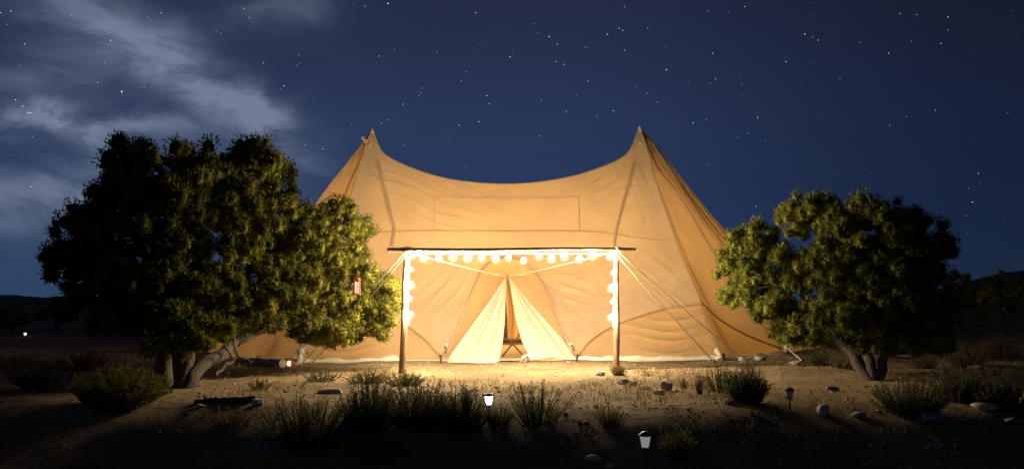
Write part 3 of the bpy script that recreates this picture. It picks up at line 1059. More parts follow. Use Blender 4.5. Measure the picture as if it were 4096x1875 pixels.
def juniper(name, label, base, lobes, limbs, seed, leaf, npuff, prad=(.14, .25), per=80, group=None, wd=.26):
    """lobes: (centre xyz, (rx, ry, rz), weight, shade)"""
    r = np.random.RandomState(seed)
    t = thing(name, label, 'tree', base, group)
    tr = Geo(); ends = []
    for pts, r0, r1 in limbs:
        P, g = limb(pts, r0, r1, r); tr.merge(g); ends.append(P)
    allp = np.concatenate([p[4:] for p in ends])
    cr = Geo()
    wts = np.array([l[2] for l in lobes], float); wts /= wts.sum()
    for (c, rad, w, sh), f in zip(lobes, wts):
        c = np.asarray(c); rad = np.asarray(rad)
        k = max(2, int(npuff * f))
        D = r.normal(size=(k, 3)); D /= np.linalg.norm(D, axis=1)[:, None]
        rr = r.uniform(.12, 1.0, k) ** .5
        C = c + D * rad * rr[:, None]
        low = D[:, 2] < -.75
        C = C[~low]
        for q in C:
            pr = r.uniform(*prad) * (1.25 if r.uniform() < .15 else 1) * (.7 if r.uniform() < .2 else 1)
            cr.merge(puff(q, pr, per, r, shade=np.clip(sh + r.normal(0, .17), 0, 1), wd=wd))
        # twigs from the limbs into the lobe
        for q in C[::5]:
            i = np.argmin(np.linalg.norm(allp - q, axis=1) + (allp[:, 2] > q[2] + .1) * 2)
            a = allp[i]
            m_ = (a + q) / 2 + r.normal(0, .08, 3)
            P = bez([a, m_, q], 6)
            tr.merge(tube(P, np.linspace(.026, .007, 6), 4, False))
    put('trunk', tr, M['bark'], t, True)
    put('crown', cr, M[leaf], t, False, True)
    return t


# --- tall juniper on the left
b0 = gnd(735, 1552)
YT = b0[1]
DK = 1.4
T = lambda x, y, d=0.0: at(x, y, YT + d * DK)
sc = YT / FPX
E = lambda x, y, d, rx, ry, rz, w, sh: (T(x, y, d), (rx * (YT + d * DK) / FPX, rz, ry * (YT + d * DK) / FPX), w, sh)
lobesL = [E(620, 1290, .0, 190, 90, .8, 5, .3), E(700, 1370, -.3, 130, 70, .6, 3.5, .3), E(500, 1290, .0, 170, 70, .7, 4, .25), E(830, 1330, .3, 120, 60, .6, 3, .35),  # last value: leaf tone, with light from the right put into it
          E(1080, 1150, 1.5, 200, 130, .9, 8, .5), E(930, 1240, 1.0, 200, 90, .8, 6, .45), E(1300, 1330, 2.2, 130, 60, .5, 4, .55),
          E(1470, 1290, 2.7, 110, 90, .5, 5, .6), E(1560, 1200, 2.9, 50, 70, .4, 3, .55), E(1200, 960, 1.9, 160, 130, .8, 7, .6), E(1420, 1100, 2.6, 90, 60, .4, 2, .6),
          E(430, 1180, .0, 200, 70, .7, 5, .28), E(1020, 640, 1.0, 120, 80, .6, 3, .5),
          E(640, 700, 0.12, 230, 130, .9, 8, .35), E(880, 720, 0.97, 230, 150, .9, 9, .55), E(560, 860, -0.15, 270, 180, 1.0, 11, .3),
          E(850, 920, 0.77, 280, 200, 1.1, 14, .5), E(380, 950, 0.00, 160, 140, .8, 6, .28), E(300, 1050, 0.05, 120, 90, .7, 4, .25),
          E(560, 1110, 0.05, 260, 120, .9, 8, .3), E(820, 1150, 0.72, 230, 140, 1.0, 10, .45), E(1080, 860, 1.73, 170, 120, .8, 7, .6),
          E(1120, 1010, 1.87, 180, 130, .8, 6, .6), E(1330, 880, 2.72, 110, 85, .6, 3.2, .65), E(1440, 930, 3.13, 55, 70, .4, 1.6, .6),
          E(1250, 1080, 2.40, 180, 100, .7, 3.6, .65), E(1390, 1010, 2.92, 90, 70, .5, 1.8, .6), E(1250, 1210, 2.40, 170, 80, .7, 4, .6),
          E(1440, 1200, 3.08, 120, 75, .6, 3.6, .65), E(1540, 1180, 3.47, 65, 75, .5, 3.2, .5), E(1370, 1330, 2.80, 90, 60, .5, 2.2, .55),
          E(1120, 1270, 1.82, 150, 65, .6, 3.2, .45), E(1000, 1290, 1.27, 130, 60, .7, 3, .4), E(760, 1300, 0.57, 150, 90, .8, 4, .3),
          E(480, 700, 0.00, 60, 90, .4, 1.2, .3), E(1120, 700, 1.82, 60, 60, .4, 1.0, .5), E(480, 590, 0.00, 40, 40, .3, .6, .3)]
limbsL = [([T(740, 1590, 0.02), T(790, 1480, 0.30), T(900, 1400, 0.80), T(1040, 1310, 1.55), T(1180, 1240, 2.12), T(1330, 1180, 2.72)], .17, .03),
          ([T(735, 1590, 0.02), T(745, 1450, 0.30), T(780, 1300, 0.58), T(860, 1130, 0.90), T(950, 980, 1.20), T(1000, 860, 1.37)], .16, .03),
          ([T(650, 1600, -0.05), T(655, 1440, 0.02), T(640, 1280, 0.07), T(600, 1100, 0.00), T(560, 940, 0.00), T(540, 780, 0.00)], .16, .03),
          ([T(700, 1590, 0.01), T(690, 1400, 0.29), T(700, 1150, 0.37), T(740, 940, 0.50), T(760, 760, 0.52), T(760, 650, 0.52)], .14, .02),
          ([T(640, 1300, 0.07), T(540, 1200, 0.05), T(430, 1110, 0.05), T(330, 1060, 0.05)], .07, .02),
          ([T(950, 1370, 1.06), T(1080, 1290, 1.68), T(1170, 1130, 2.08), T(1250, 1000, 2.40), T(1360, 900, 2.82)], .08, .02),
          ([T(860, 1130, 0.90), T(980, 1010, 1.40), T(1120, 930, 1.92), T(1270, 880, 2.47)], .06, .02),
          ([T(1180, 1240, 2.12), T(1320, 1190, 2.63), T(1450, 1230, 3.12), T(1530, 1180, 3.43)], .04, .015),
          ([T(1180, 1230, 2.12), T(1280, 1290, 2.50), T(1370, 1340, 2.80)], .035, .012),
          ([T(860, 1500, 0.30), T(930, 1440, 0.61), T(1000, 1436, 0.78), T(1050, 1425, 0.95)], .04, .012)]
juniper('juniper_tree', 'tall broad dark juniper tree leaning towards the tent', b0, lobesL, limbsL, 11, 'leaf_juniper', 2800, (.11, .21), 160, wd=.36)

# --- round juniper on the right
b1 = gnd(3480, 1520)
YT = b1[1]; sc = YT / FPX
T = lambda x, y, d=0.0: at(x, y, YT + d * DK)
lobesR = [E(3260, 1330, .8, 150, 60, .6, 5, .45), E(3560, 1370, .0, 190, 60, .7, 5, .3), E(3380, 1180, .5, 200, 100, .8, 7, .5), E(3000, 1180, 1.7, 120, 80, .6, 5, .7),  # leaf tones raised on the left to imitate the bulbs' light
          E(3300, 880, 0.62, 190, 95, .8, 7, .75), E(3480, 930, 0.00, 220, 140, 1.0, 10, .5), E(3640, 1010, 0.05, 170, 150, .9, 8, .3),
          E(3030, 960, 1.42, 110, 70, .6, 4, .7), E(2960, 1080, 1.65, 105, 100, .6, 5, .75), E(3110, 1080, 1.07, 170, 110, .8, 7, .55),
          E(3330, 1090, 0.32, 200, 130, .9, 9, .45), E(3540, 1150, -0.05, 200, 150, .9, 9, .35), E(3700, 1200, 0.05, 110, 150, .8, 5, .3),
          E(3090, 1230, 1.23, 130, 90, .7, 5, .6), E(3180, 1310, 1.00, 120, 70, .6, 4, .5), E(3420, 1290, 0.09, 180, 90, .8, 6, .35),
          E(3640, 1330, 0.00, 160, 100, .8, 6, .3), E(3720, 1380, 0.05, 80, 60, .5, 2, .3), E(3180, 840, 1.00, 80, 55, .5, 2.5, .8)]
limbsR = [([T(3490, 1545, 0.00), T(3440, 1460, 0.13), T(3370, 1370, 0.35), T(3300, 1290, 0.57), T(3200, 1180, 0.89), T(3080, 1080, 1.27)], .13, .03),
          ([T(3500, 1545, 0.00), T(3480, 1450, 0.05), T(3440, 1340, 0.18), T(3400, 1180, 0.30), T(3340, 1000, 0.49), T(3300, 880, 0.62)], .12, .02),
          ([T(3510, 1545, 0.00), T(3530, 1440, 0.05), T(3540, 1320, 0.05), T(3560, 1150, 0.00), T(3580, 1000, 0.00)], .12, .02),
          ([T(3380, 1380, 0.32), T(3290, 1340, 0.55), T(3220, 1310, 0.77), T(3140, 1260, 1.08)], .05, .015),
          ([T(3540, 1330, 0.00), T(3620, 1270, 0.00), T(3700, 1200, 0.00)], .06, .02),
          ([T(3440, 1420, 0.13), T(3400, 1370, 0.18), T(3360, 1330, 0.28)], .04, .012)]
juniper('juniper_tree', 'round bushy green juniper tree standing past the right end of the tent', b1, lobesR, limbsR, 23, 'leaf_juniper_blue', 1900, (.10, .19), 170, wd=.36)

# --- background junipers
def bgtree(px, py, h_px, w_px, seed, label, leaf='leaf_juniper', n=70):
    b = gnd(px, py); b[2] = zat(b[0], b[1]) - .05
    s = b[1] / FPX; h = h_px * s; w = w_px * s / 2
    r = np.random.RandomState(seed)
    lob = []
    for k in range(6):
        a = r.uniform(0, 6.28)
        lob.append((b + [math.cos(a) * w * .45, math.sin(a) * w * .4, h * r.uniform(.35, .72)], (w * .55, w * .5, h * .27), 1, .35))
    lob.append((b + [0, 0, h * .78], (w * .45, w * .4, h * .2), 1, .4))
    lim = [([b + [0, 0, -.1], b + [.1 * w, 0, h * .3], b + [-.1 * w, 0, h * .75]], .05 * h, .02 * h)]
    for k in range(2):
        a = r.uniform(0, 6.28)
        lim.append(([b + [0, 0, h * .1], b + [math.cos(a) * w * .4, math.sin(a) * w * .3, h * .4], b + [math.cos(a) * w * .7, math.sin(a) * w * .5, h * .6]], .035 * h, .012 * h))
    juniper('juniper_tree', label, b, lob, lim, seed, leaf, n, (w * .16, w * .3), 46, 'background junipers', .32)


bgtree(3835, 1330, 250, 260, 31, 'dark juniper half hidden behind the round green juniper')
bgtree(4010, 1345, 260, 240, 32, 'dark juniper at the foot of the dark hill')
bgtree(225, 1310, 125, 210, 33, 'low dark juniper beside the far white lamp')
bgtree(420, 1330, 140, 200, 34, 'low dark juniper behind the left limbs of the tall juniper')
bgtree(40, 1330, 110, 200, 35, 'small dark juniper farther out beyond the far white lamp', n=50)


def shrub(px, py, h_px, w_px, seed, label, leaf='leaf_sage', stems=70, dens=26, lean=0.0, name='sagebrush', upright=.9, leafl=.055, group='desert shrubs'):
    b = gnd(px, py); b[2] = zat(b[0], b[1])
    s = b[1] / FPX; h = h_px * s; w = w_px * s / 2 * 1.22
    stems = int(stems * 1.5); dens = int(dens * 1.6); leafl = leafl * .72
    r = np.random.RandomState(seed)
    t = thing(name, label, 'shrub', b, group)
    st = Geo(); lf = Geo()
    for k in range(stems):
        a = r.uniform(0, 6.28); q = r.uniform(0, 1) ** .6
        top = np.array([math.cos(a) * w * q + lean * h, math.sin(a) * w * q * .9, h * (1 - .45 * q ** 2.6) * r.uniform(.38, 1.08)])
        b0_ = np.array([math.cos(a), math.sin(a), 0]) * w * .42 * q
        mid = b0_ * (1 - .5) + top * .5 + np.array([math.cos(a), math.sin(a), 0]) * w * .12 * (1 - upright) + r.normal(0, .03 * h, 3)
        P = bez([b + b0_ + [0, 0, -.03], b + mid, b + top], 7)
        st.merge(tube(P, np.linspace(.008, .003, 7) * (h / .5) ** .5, 3, False))
        n = dens
        ti = r.uniform(.12, 1.0, n)
        C = np.stack([np.interp(ti, np.linspace(0, 1, 7), P[:, i]) for i in range(3)], 1) + r.normal(0, .012 * h, (n, 3))
        D = r.normal(size=(n, 3)); D[:, 2] = abs(D[:, 2]) * .8 + .35
        L = leafl * r.uniform(.6, 1.4, n) * (h / .5) ** .5
        lf.merge(blades(C, D, L, L * .22, np.clip(.5 + r.normal(0, .2, n) + r.normal(0, .12), 0, 1), r=r))
    put('stems', st, M['bark'], t)
    put('foliage', lf, M[leaf], t, False, True)
    return t


shrub(1225, 1755, 190, 380, 41, 'dark low rounded sagebrush in front of the pale flat stone', stems=130, dens=36)
shrub(1480, 1715, 200, 260, 42, 'grey green sagebrush in front of the foot of the left post', stems=110, dens=32)
shrub(1680, 1700, 180, 300, 43, 'broad sagebrush filling the gap between two other sagebrush', stems=110, dens=32)
shrub(1845, 1725, 185, 210, 44, 'tall sagebrush beside the bright lit path light', stems=110, dens=34)
shrub(2150, 1690, 165, 240, 45, 'thin spiky shrub with upright twigs in front of the tent doorway', 'leaf_sage', 46, 22, name='spiky_shrub', upright=1.0)
shrub(1995, 1690, 75, 140, 46, 'small pale leafed plant lit by the bright path light', 'leaf_sage', 50, 22)
shrub(2440, 1700, 85, 130, 47, 'small dark twiggy shrub beyond the dim path light', 'leaf_sage', 36, 20)
shrub(2985, 1605, 150, 170, 48, 'tall upright grey green shrub in front of the right tent corner', 'leaf_sage', 110, 34, name='upright_shrub')
shrub(2880, 1560, 110, 150, 49, 'thin yellow green leafy plant next to the tall upright shrub', 'leaf_green', 40, 20, name='leafy_plant')
shrub(2795, 1570, 95, 40, 50, 'narrow dark dead plant among the scattered stones', 'leaf_dry', 14, 14, name='dead_plant', upright=1.0)
shrub(2735, 1545, 40, 36, 51, 'small dark dry tuft beside the grey white rock', 'leaf_dry', 14, 12, name='dry_tuft')
shrub(3640, 1655, 150, 260, 52, 'wide dark sagebrush behind the fallen can', stems=110, dens=32)
shrub(3830, 1600, 140, 220, 53, 'dark sagebrush on the slope behind the wide dark sagebrush', stems=90, dens=30)
shrub(4010, 1640, 150, 200, 54, 'dark sagebrush beside the slab of pale rock on the slope', stems=90, dens=30)
shrub(3280, 1462, 90, 120, 55, 'yellow green bush beneath the round juniper next to the tent rope', 'leaf_green', 60, 26, name='green_bush')
shrub(3370, 1475, 75, 120, 56, 'dry straggly bush beneath the round juniper', 'leaf_dry', 50, 24, name='dry_bush')
shrub(3690, 1475, 70, 120, 57, 'dry brown bush behind the trunk of the round juniper', 'leaf_dry', 50, 22, name='dry_bush')
shrub(3860, 1470, 110, 180, 58, 'brown brush on the slope above the dark sagebrush', 'leaf_dry', 60, 24, name='dry_bush')
shrub(4010, 1430, 90, 170, 59, 'brown brush higher on the slope below the dark hill', 'leaf_dry', 60, 24, name='dry_bush')
shrub(480, 1625, 160, 340, 60, 'big dark bush at the foot of the tall juniper', 'leaf_juniper', 140, 36, name='dark_bush', leafl=.08)
shrub(170, 1560, 120, 260, 61, 'dark brush standing out beyond the big dark bush', 'leaf_sage', 80, 28)
shrub(330, 1480, 90, 200, 62, 'brown brush behind the big dark bush', 'leaf_dry', 70, 24, name='dry_bush')
shrub(60, 1470, 60, 220, 63, 'low brown brush below the far white lamp', 'leaf_dry', 60, 24, name='dry_bush')
shrub(1290, 1525, 50, 140, 64, 'low bright green weeds beside the leaning stick', 'leaf_green', 50, 22, name='weeds', upright=.6)
shrub(1040, 1560, 45, 90, 65, 'small green weeds behind the dark fallen branch', 'leaf_green', 36, 18, name='weeds', upright=.6)
shrub(2474, 1500, 42, 60, 66, 'small yellow grass clump at the foot of the right post', 'grass', 50, 14, name='grass_clump', leafl=.08)
shrub(1470, 1530, 60, 190, 67, 'green weeds growing behind the grey green sagebrush', 'leaf_green', 70, 24, name='weeds')
shrub(1620, 1540, 60, 150, 68, 'green weeds at the foot of the left post', 'leaf_green', 60, 24, name='weeds')
shrub(2710, 1830, 120, 140, 69, 'dark bluish low plant right of the dim path light', 'leaf_juniper_blue', 60, 26, name='dark_plant')
shrub(2590, 1500, 36, 40, 70, 'tiny dry sprig beside the pair of dark stones', 'leaf_dry', 10, 10, name='dry_sprig')
shrub(930, 1700, 70, 200, 71, 'low dry brush in front of the dark fallen branch', 'leaf_dry', 50, 20, name='dry_bush')
shrub(1500, 1790, 70, 260, 72, 'low dry brush in front of the broad sagebrush', 'leaf_dry', 60, 20, name='dry_bush')

# dry grass
r = np.random.RandomState(77)
gb = Geo()
n = 9000
gx_ = r.uniform(-11, 11, n); gy_ = r.uniform(9.5, 24, n)
dens_ = wob(gx_, gy_, .9) + .4 * wob(gx_, gy_, 3.0, 3)
keep = (dens_ > .15) & ~((abs(gx_ - .2) < 2.3) & (gy_ > 17.0)) & ~((gy_ > 21.4) & (abs(gx_) < 6))
gx_, gy_ = gx_[keep], gy_[keep]
for k in range(5):
    C = np.stack([gx_ + r.normal(0, .03, len(gx_)), gy_ + r.normal(0, .03, len(gx_)), height(gx_, gy_) - .01], 1)
    D = r.normal(0, .35, C.shape); D[:, 2] = 1
    L = r.uniform(.03, .13, len(C))
    gb.merge(blades(C, D, L, L * .10, r.uniform(0, 1, len(C)), r=r))
o = put('dry_grass', gb, M['grass'], None, False, True)
tag(o, 'short dry grass scattered over the dirt around the tent', 'grass', kind='stuff')

# pebbles
pv = np.array([[1, 0, 0], [0, 1, 0], [-1, 0, 0], [0, -1, 0], [0, 0, .7], [0, 0, -.5]], float)
pf = np.array([[0, 1, 4], [1, 2, 4], [2, 3, 4], [3, 0, 4], [1, 0, 5], [2, 1, 5], [3, 2, 5], [0, 3, 5]])
n = 13000
x = r.uniform(-13, 13, n); y = r.uniform(9, 25, n); s = r.uniform(.006, .022, n) * r.choice([1, 1, 1, 2.0], n)
V = pv[None] * s[:, None, None] * r.uniform(.6, 1.4, (n, 1, 3))
V = V + r.normal(0, .15, (n, 6, 3)) * s[:, None, None]
a = r.uniform(0, 6.28, n)[:, None]
Vx = V[..., 0] * np.cos(a) - V[..., 1] * np.sin(a); Vy = V[..., 0] * np.sin(a) + V[..., 1] * np.cos(a)
V = np.stack([Vx + x[:, None], Vy + y[:, None], V[..., 2] + height(x, y)[:, None]], -1)
F = (pf[None] + (np.arange(n) * 6)[:, None, None]).reshape(-1, 3)
o = put('gravel', Geo().add(V.reshape(-1, 3), F, np.repeat(r.uniform(0, 1, n), 6)), M['pebble'], None, False, True)
tag(o, 'loose gravel and small pebbles on the dirt', 'gravel', kind='stuff')

# ------------------------------------------------------------------ stones, logs, sticks
def icosphere(sub=2):
    import bmesh
    bm = bmesh.new(); bmesh.ops.create_icosphere(bm, subdivisions=sub, radius=1)
    bm.verts.ensure_lookup_table()
    V = np.array([v.co[:] for v in bm.verts]); F = np.array([[v.index for v in f.verts] for f in bm.faces]); bm.free()
    return V, F


ICO_V, ICO_F = icosphere(3)


def rock(px, py, w_px, h_px, seed, label, mat='stone', name='rock', flat=.8):
    b = gnd(px, py); b[2] = zat(b[0], b[1])
    s = b[1] / FPX
    r = np.random.RandomState(seed)
    V = ICO_V.copy()
    for k in range(9):      # chipped facets
        d = r.normal(size=3); d /= np.linalg.norm(d); lim = r.uniform(.55, .85)
        q = V @ d; V -= np.clip(q - lim, 0, None)[:, None] * d
    V *= (1 + .05 * wob(V[:, 0] * 5 + seed, V[:, 1] * 5 + V[:, 2] * 3, 1.0))[:, None]
    V *= np.array([w_px * s / 1.6, w_px * s / 1.6 * flat, h_px * s / 1.5])
    V[:, 2] += h_px * s * .38
    o = put(name, Geo().add(V + b, ICO_F), M[mat], loc=b)
    return tag(o, label, 'rock', 'stones on the dirt')


rock(2668, 1558, 48, 44, 1, 'jagged grey white rock standing among the scattered stones', 'pale_stone')
rock(2495, 1535, 44, 20, 2, 'dark low stone, first of the pair by the right post')
rock(2530, 1540, 34, 18, 3, 'dark low stone, second of the pair by the right post')
rock(2585, 1552, 40, 18, 4, 'dark stone between the paired stones and the grey white rock')
rock(2640, 1570, 40, 16, 5, 'flat dark stone in front of the grey white rock')
rock(2400, 1500, 34, 22, 6, 'bright pale stone on the sandy path near the right post', 'pale_stone')
rock(3296, 1650, 52, 36, 7, 'square greenish grey stone past the unlit path light', 'pale_stone')
rock(3440, 1665, 56, 22, 8, 'low stone between the square stone and the fallen can')
rock(2915, 1610, 36, 18, 9, 'small stone at the base of the tall upright shrub')
rock(3330, 1560, 44, 20, 10, 'stone lying beside the trunk of the round juniper')
rock(3180, 1460, 60, 22, 11, 'stone beside the peg of the short rope at the tent end', 'pale_stone')
rock(2975, 1448, 36, 20, 12, 'pale stone by the wall of the right tent end', 'pale_stone')
rock(3040, 1440, 50, 18, 13, 'long pale stone against the right tent wall', 'pale_stone')
rock(1325, 1572, 90, 20, 14, 'pale flat stone beside the leaning stick', 'pale_stone', flat=.5)
rock(800, 1628, 34, 12, 15, 'small pale stone in front of the tall juniper trunk', 'pale_stone')
rock(2370, 1830, 56, 22, 16, 'low pale stone in the dark foreground left of the dim path light', 'pale_stone')
rock(3950, 1640, 110, 30, 17, 'slab of pale rock on the slope among dark sagebrush', 'pale_stone', flat=.6)
rock(3905, 1475, 60, 16, 18, 'flat pale rock on the slope above the dark sagebrush', 'pale_stone')
rock(4060, 1690, 60, 26, 19, 'grey rock at the foot of the slope past the fallen can')
rock(2440, 1862, 30, 14, 20, 'small pale pebble beside the low foreground stone', 'pale_stone')
rock(1030, 1625, 40, 30, 21, 'pale chunk of rock at the end of the dark fallen branch', 'pale_stone')


def log(pts, r0, r1, label, mat, seed, endmat=None, name='log'):
    r = np.random.RandomState(seed)
    P = bez(pts, 18); P[1:-1] += r.normal(0, .006, (16, 3))
    t = thing(name, label, name, P[0] - [0, 0, P[0][2]])
    R = np.linspace(r0, r1, 18) * (1 + r.uniform(-.05, .05, 18))
    put('bark', tube(P, R, 14, False), M[mat], t, True)
    for i, j in ((0, 1), (-1, -2)):
        d = P[i] - P[j]; d /= np.linalg.norm(d)
        put('cut_end', tube([P[i] - d * .012, P[i] + d * .006], R[i] * .995, 14), M[endmat or mat], t)


g1, g2 = gnd(950, 1450), gnd(1130, 1470)
log([g1 + [0, 0, .07], (g1 + g2) / 2 + [0, 0, .085], g2 + [0, 0, .09]], .07, .095, 'pale weathered log lying on the ground beside the left tent wall', 'log', 3, 'log_end')
g1, g2 = gnd(780, 1612), gnd(1018, 1612)
log([g1 + [0, 0, .03], g1 * .7 + g2 * .3 + [0, .05, .045], g1 * .35 + g2 * .65 + [0, -.03, .05], g2 + [0, .02, .06]], .028, .05, 'dark fallen branch lying in front of the tall juniper trunk', 'dark_wood', 4, name='branch')
g1 = gnd(1190, 1562); e1 = at(1262, 1488, g1[1] + .35)
o = put('stick', tube(bez([g1 + [0, 0, -.02], (g1 + e1) / 2 + [.01, 0, .01], e1], 8), np.linspace(.018, .012, 8), 7), M['log'], loc=g1)
tag(o, 'pale thin stick leaning out of the green weeds', 'stick')
# thin bent dry canes by the tall juniper trunk
for k, (xa, xb, yt) in enumerate(((775, 835, 1545), (836, 905, 1548))):
    ga, gb_ = gnd(xa, 1605), gnd(xb, 1605)
    up = np.array([0, 0, 1.0])
    cane = [ga, ga + (gb_ - ga) * -.12 + up * .16, ga * .8 + gb_ * .2 + up * .24, ga * .3 + gb_ * .7 + up * .17, gb_ + up * .02] if k == 0 else [ga, ga * .8 + gb_ * .2 + up * .12, ga * .5 + gb_ * .5 + up * .26]
    o = put('dry_cane', tube(bez(cane, 16), np.linspace(.006, .003, 16), 5), M['log'], loc=ga)
    tag(o, ('thin dry cane arching beside the tall juniper trunk', 'thin dry cane poking up behind the dark fallen branch')[k], 'cane')

# ------------------------------------------------------------------ lamps on the ground
def path_light(px, py, w_px, h_px, label, lamp, tilt=0.0):
    """w_px: lens width, h_px: whole height above ground"""
    b = gnd(px, py); b[2] = zat(b[0], b[1])
    s = b[1] / FPX; w = w_px * s / 2; h = h_px * s
    t = thing('path_light', label, 'path light', b, 'solar path lights')
    lh = w * 2.0                       # lens height
    z1 = h - w * .9; z0 = z1 - lh
    L = put('lens', lathe([(.002, z0), (w * .62, z0), (w * .80, z0 + lh * .5), (w, z1)], b, 14), M[lamp], t, True)
    put('cap', lathe([(w * 1.02, z1 - .004), (w * 1.22, z1 + .002), (w * 1.25, z1 + w * .18), (w * .7, z1 + w * .62), (w * .3, z1 + w * .8), (.002, z1 + w * .82)], b, 16), M['black_metal'], t, True)
    put('stake', tube([b + [0, 0, -.08], b + [0, 0, z0 + .004]], [.008, .012], 8), M['black_metal'], t, True)
    put('collar', lathe([(.014, z0 - .02), (w * .5, z0 - .012), (w * .62, z0 - .002), (.01, z0 - .001)], b, 12), M['black_metal'], t, True)
    return t


path_light(1955, 1672, 32, 96, 'bright white path light glowing among the sagebrush', 'white_lamp')
path_light(2582, 1865, 44, 142, 'dim white path light standing in the dark foreground', 'dim_lamp')
path_light(3160, 1632, 32, 88, 'unlit path light with pale lens on the right dirt', 'white_plastic')
path_light(100, 1348, 8, 18, 'far white lamp shining beyond the tall juniper', 'white_lamp')

# small square lantern at the end of the pale log
b = gnd(1157, 1468); b[2] = zat(b[0], b[1])
t = thing('ground_lantern', 'small square lit lantern on the ground at the end of the pale log', 'lantern', b)
for sx in (-1, 1):
    for sy in (-1, 1):
        put('post', box(b + [sx * .062, sy * .062, .095], (.009, .009, .085)), M['red_metal'], t)
put('base', box(b + [0, 0, .008], (.078, .078, .009)), M['red_metal'], t)
put('roof', box(b + [0, 0, .188], (.078, .078, .010)), M['red_metal'], t)
put('lamp', lathe([(.004, .03), (.045, .04), (.056, .09), (.045, .145), (.004, .155)], b, 12), M['candle'], t, True)

# red lantern hanging in the tall juniper
c = at(1428, 1146, b0[1] + 3.0)
t = thing('red_lantern', 'small red framed lantern hanging in the tall juniper', 'lantern', c - [0, 0, .14])
hw, hh = .055, .135
for sx in (-1, 1):
    for sy in (-1, 1):
        put('post', box(c + [sx * hw, sy * hw, 0], (.009, .009, hh)), M['red_metal'], t)
put('base', box(c + [0, 0, -hh - .012], (.075, .075, .014)), M['red_metal'], t)
put('roof', lathe([(.085, hh), (.082, hh + .015), (.02, hh + .06), (.003, hh + .065)], c, 4), M['red_metal'], t)
for sx in (-.024, .024):
    put('candle', tube([c + [sx, 0, -hh + .002], c + [sx, 0, hh - .03]], .014, 8), M['candle'], t)
a = np.linspace(0, math.pi, 9)
put('handle', tube(c + np.stack([.03 * np.cos(a), 0 * a, hh + .05 + .06 * np.sin(a)], 1), .005, 5), M['red_metal'], t)

# fallen can
b = gnd(3722, 1690); b[2] = zat(b[0], b[1])
t = thing('fallen_can', 'grey metal can lying on its side before the wide dark sagebrush', 'can', b)
cc = b + [0, 0, .078]
put('body', lathe([(.002, -.125), (.074, -.125), (.078, -.12), (.075, -.06), (.077, -.055), (.075, .0), (.077, .06), (.075, .065), (.076, .13)], cc, 20, 'x'), M['grey_metal'], t, True)
put('rim', lathe([(.074, -.135), (.083, -.133), (.083, -.118), (.074, -.116)], cc, 20, 'x'), M['pale_stone'], t, True)

# ------------------------------------------------------------------ stars
stars = []
A1 = [(68, 73, 2), (45, 155, 1), (157, 277, 2), (765, 577, 4), (695, 255, 2), (688, 207, 1), (1013, 83, 1.5), (928, 106, 1), (955, 324, 1), (615, 521, 1.5),
      (906, 546, 1.2), (98, 628, 2), (143, 668, 2.2), (180, 710, 2.4), (195, 710, 1.5), (203, 860, 1), (355, 762, 1), (1786, 541, 2), (1768, 560, 1), (1569, 112, 1.2),
      (1532, 55, 1.2), (1656, 398, 1.2), (1878, 346, 1.2), (1887, 398, 1), (1868, 414, 1), (1556, 646, 1), (1683, 820, 1.2), (1718, 808, 1), (2030, 937, 1.3),
      (1918, 913, 1), (1306, 690, 1), (1040, 808, 1), (1388, 213, 1), (1360, 200, 1), (1593, 180, 1), (450, 98, 1), (285, 67, 1), (660, 393, 1), (128, 415, 1), (195, 1175, 1.2), (4, 82, 1.3)]
A2 = [(463, 28, 2.4, 1), (295, 47, 1.2), (1109, 96, 1.7), (1650, 271, 2.2, 1), (1710, 325, 1.7), (1363, 420, 1.9), (1700, 455, 1.5), (1758, 476, 1.2), (1918, 350, 1.1),
      (2079, 254, 2), (2165, 210, 1.3), (2190, 225, 1.4), (2205, 52, 1.3), (2375, 212, 1.2), (2205, 372, 1.4), (2512, 515, 1.5), (1192, 705, 1.8), (1210, 765, 1.4),
      (1133, 897, 1.7), (987, 922, 1.7), (398, 414, 1.5), (510, 366, 1), (825, 382, 1.1), (1040, 532, 1.1), (1004, 597, 1), (572, 768, 1.2), (713, 650, 1),
      (705, 685, 1), (693, 708, 1), (415, 907, 1.2), (465, 883, 1), (196, 917, 1.1), (1775, 818, 1.2), (2123, 817, 2), (2001, 860, 1.1), (1850, 700, 1), (1592, 735, 1),
      (1575, 1002, 1.1), (2285, 638, 1.3), (2153, 676, 1.1), (2370, 687, 1.1), (2447, 752, 1.1), (1938, 597, 1.2), (585, 1066, 1), (1567, 246, 1), (1540, 175, 1)]
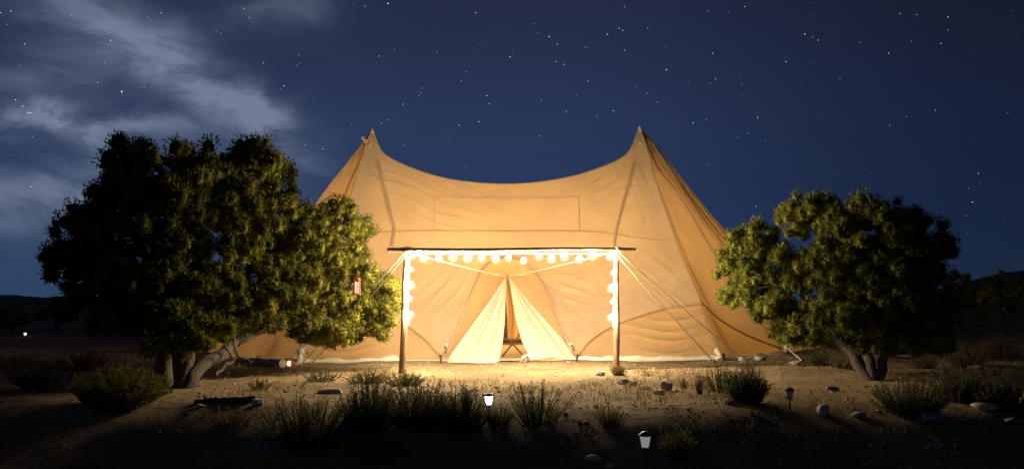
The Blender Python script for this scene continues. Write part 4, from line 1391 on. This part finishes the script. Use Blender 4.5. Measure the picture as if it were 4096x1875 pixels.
A3 = [(638, 46, 1.3), (527, 82, 1), (387, 75, 1), (1043, 231, 2), (1096, 251, 1), (1132, 272, 1.4), (422, 362, 1.5), (916, 417, 1.7), (1608, 361, 1.7), (1684, 93, 1.5),
      (1797, 100, 1.4), (2008, 116, 1.5), (2010, 206, 1), (1960, 294, 1.2), (1762, 277, 1.1), (111, 470, 1.5), (442, 533, 1.4), (406, 563, 1.1), (725, 793, 1.6),
      (291, 829, 1.7), (380, 803, 1), (588, 921, 1.2), (1280, 530, 1), (1726, 787, 1.1), (1924, 744, 1.2), (2410, 759, 1), (1615, 847, 1), (2212, 1168, 1.2), (385, 1110, 1),
      (620, 566, 1), (50, 688, 1.1), (1417, 288, 1), (660, 898, 1)]
for L_, x0, k in ((A1, 0, .636), (A2, 1300, .5435), (A3, 2600, .5937)):
    for s in L_: stars.append((x0 + s[0] * k, s[1] * k, s[2], len(s) > 3))
stars += [(3024, 826, 1.2, False), (3890, 808, 1.6, False)]
OV = np.array([[1, 0, 0], [-1, 0, 0], [0, 1, 0], [0, -1, 0], [0, 0, 1], [0, 0, -1]], float)
OF = np.array([[0, 2, 4], [2, 1, 4], [1, 3, 4], [3, 0, 4], [2, 0, 5], [1, 2, 5], [3, 1, 5], [0, 3, 5]])
gbright, gwarm, gfaint = Geo(), Geo(), Geo()
DS = 3000.0
for x, y, s, wm in stars:
    d = ray(x, y); d /= np.linalg.norm(d)
    (gwarm if wm else (gbright if s > 1.15 else gfaint)).add(OV * (.55 + .42 * s) * DS / 3600 + EYE + d * DS, OF)
r = np.random.RandomState(99)
for k in range(4200):
    d = r.normal(size=3); d[2] = abs(d[2]); d /= np.linalg.norm(d)
    if d[2] < .05: continue
    gfaint.add(OV * r.uniform(.25, .78) ** 1.3 * DS / 3600 + EYE + d * DS, OF)
for nm, g, mt, lb in (('stars', gbright, 'star', 'bright white stars scattered over the night sky'), ('stars', gwarm, 'star_warm', 'the few yellowish bright stars in the night sky'),
                      ('stars', gfaint, 'star_faint', 'faint small stars scattered over the night sky')):
    o = put(nm, g, M[mt]); tag(o, lb, 'stars', kind='stuff')
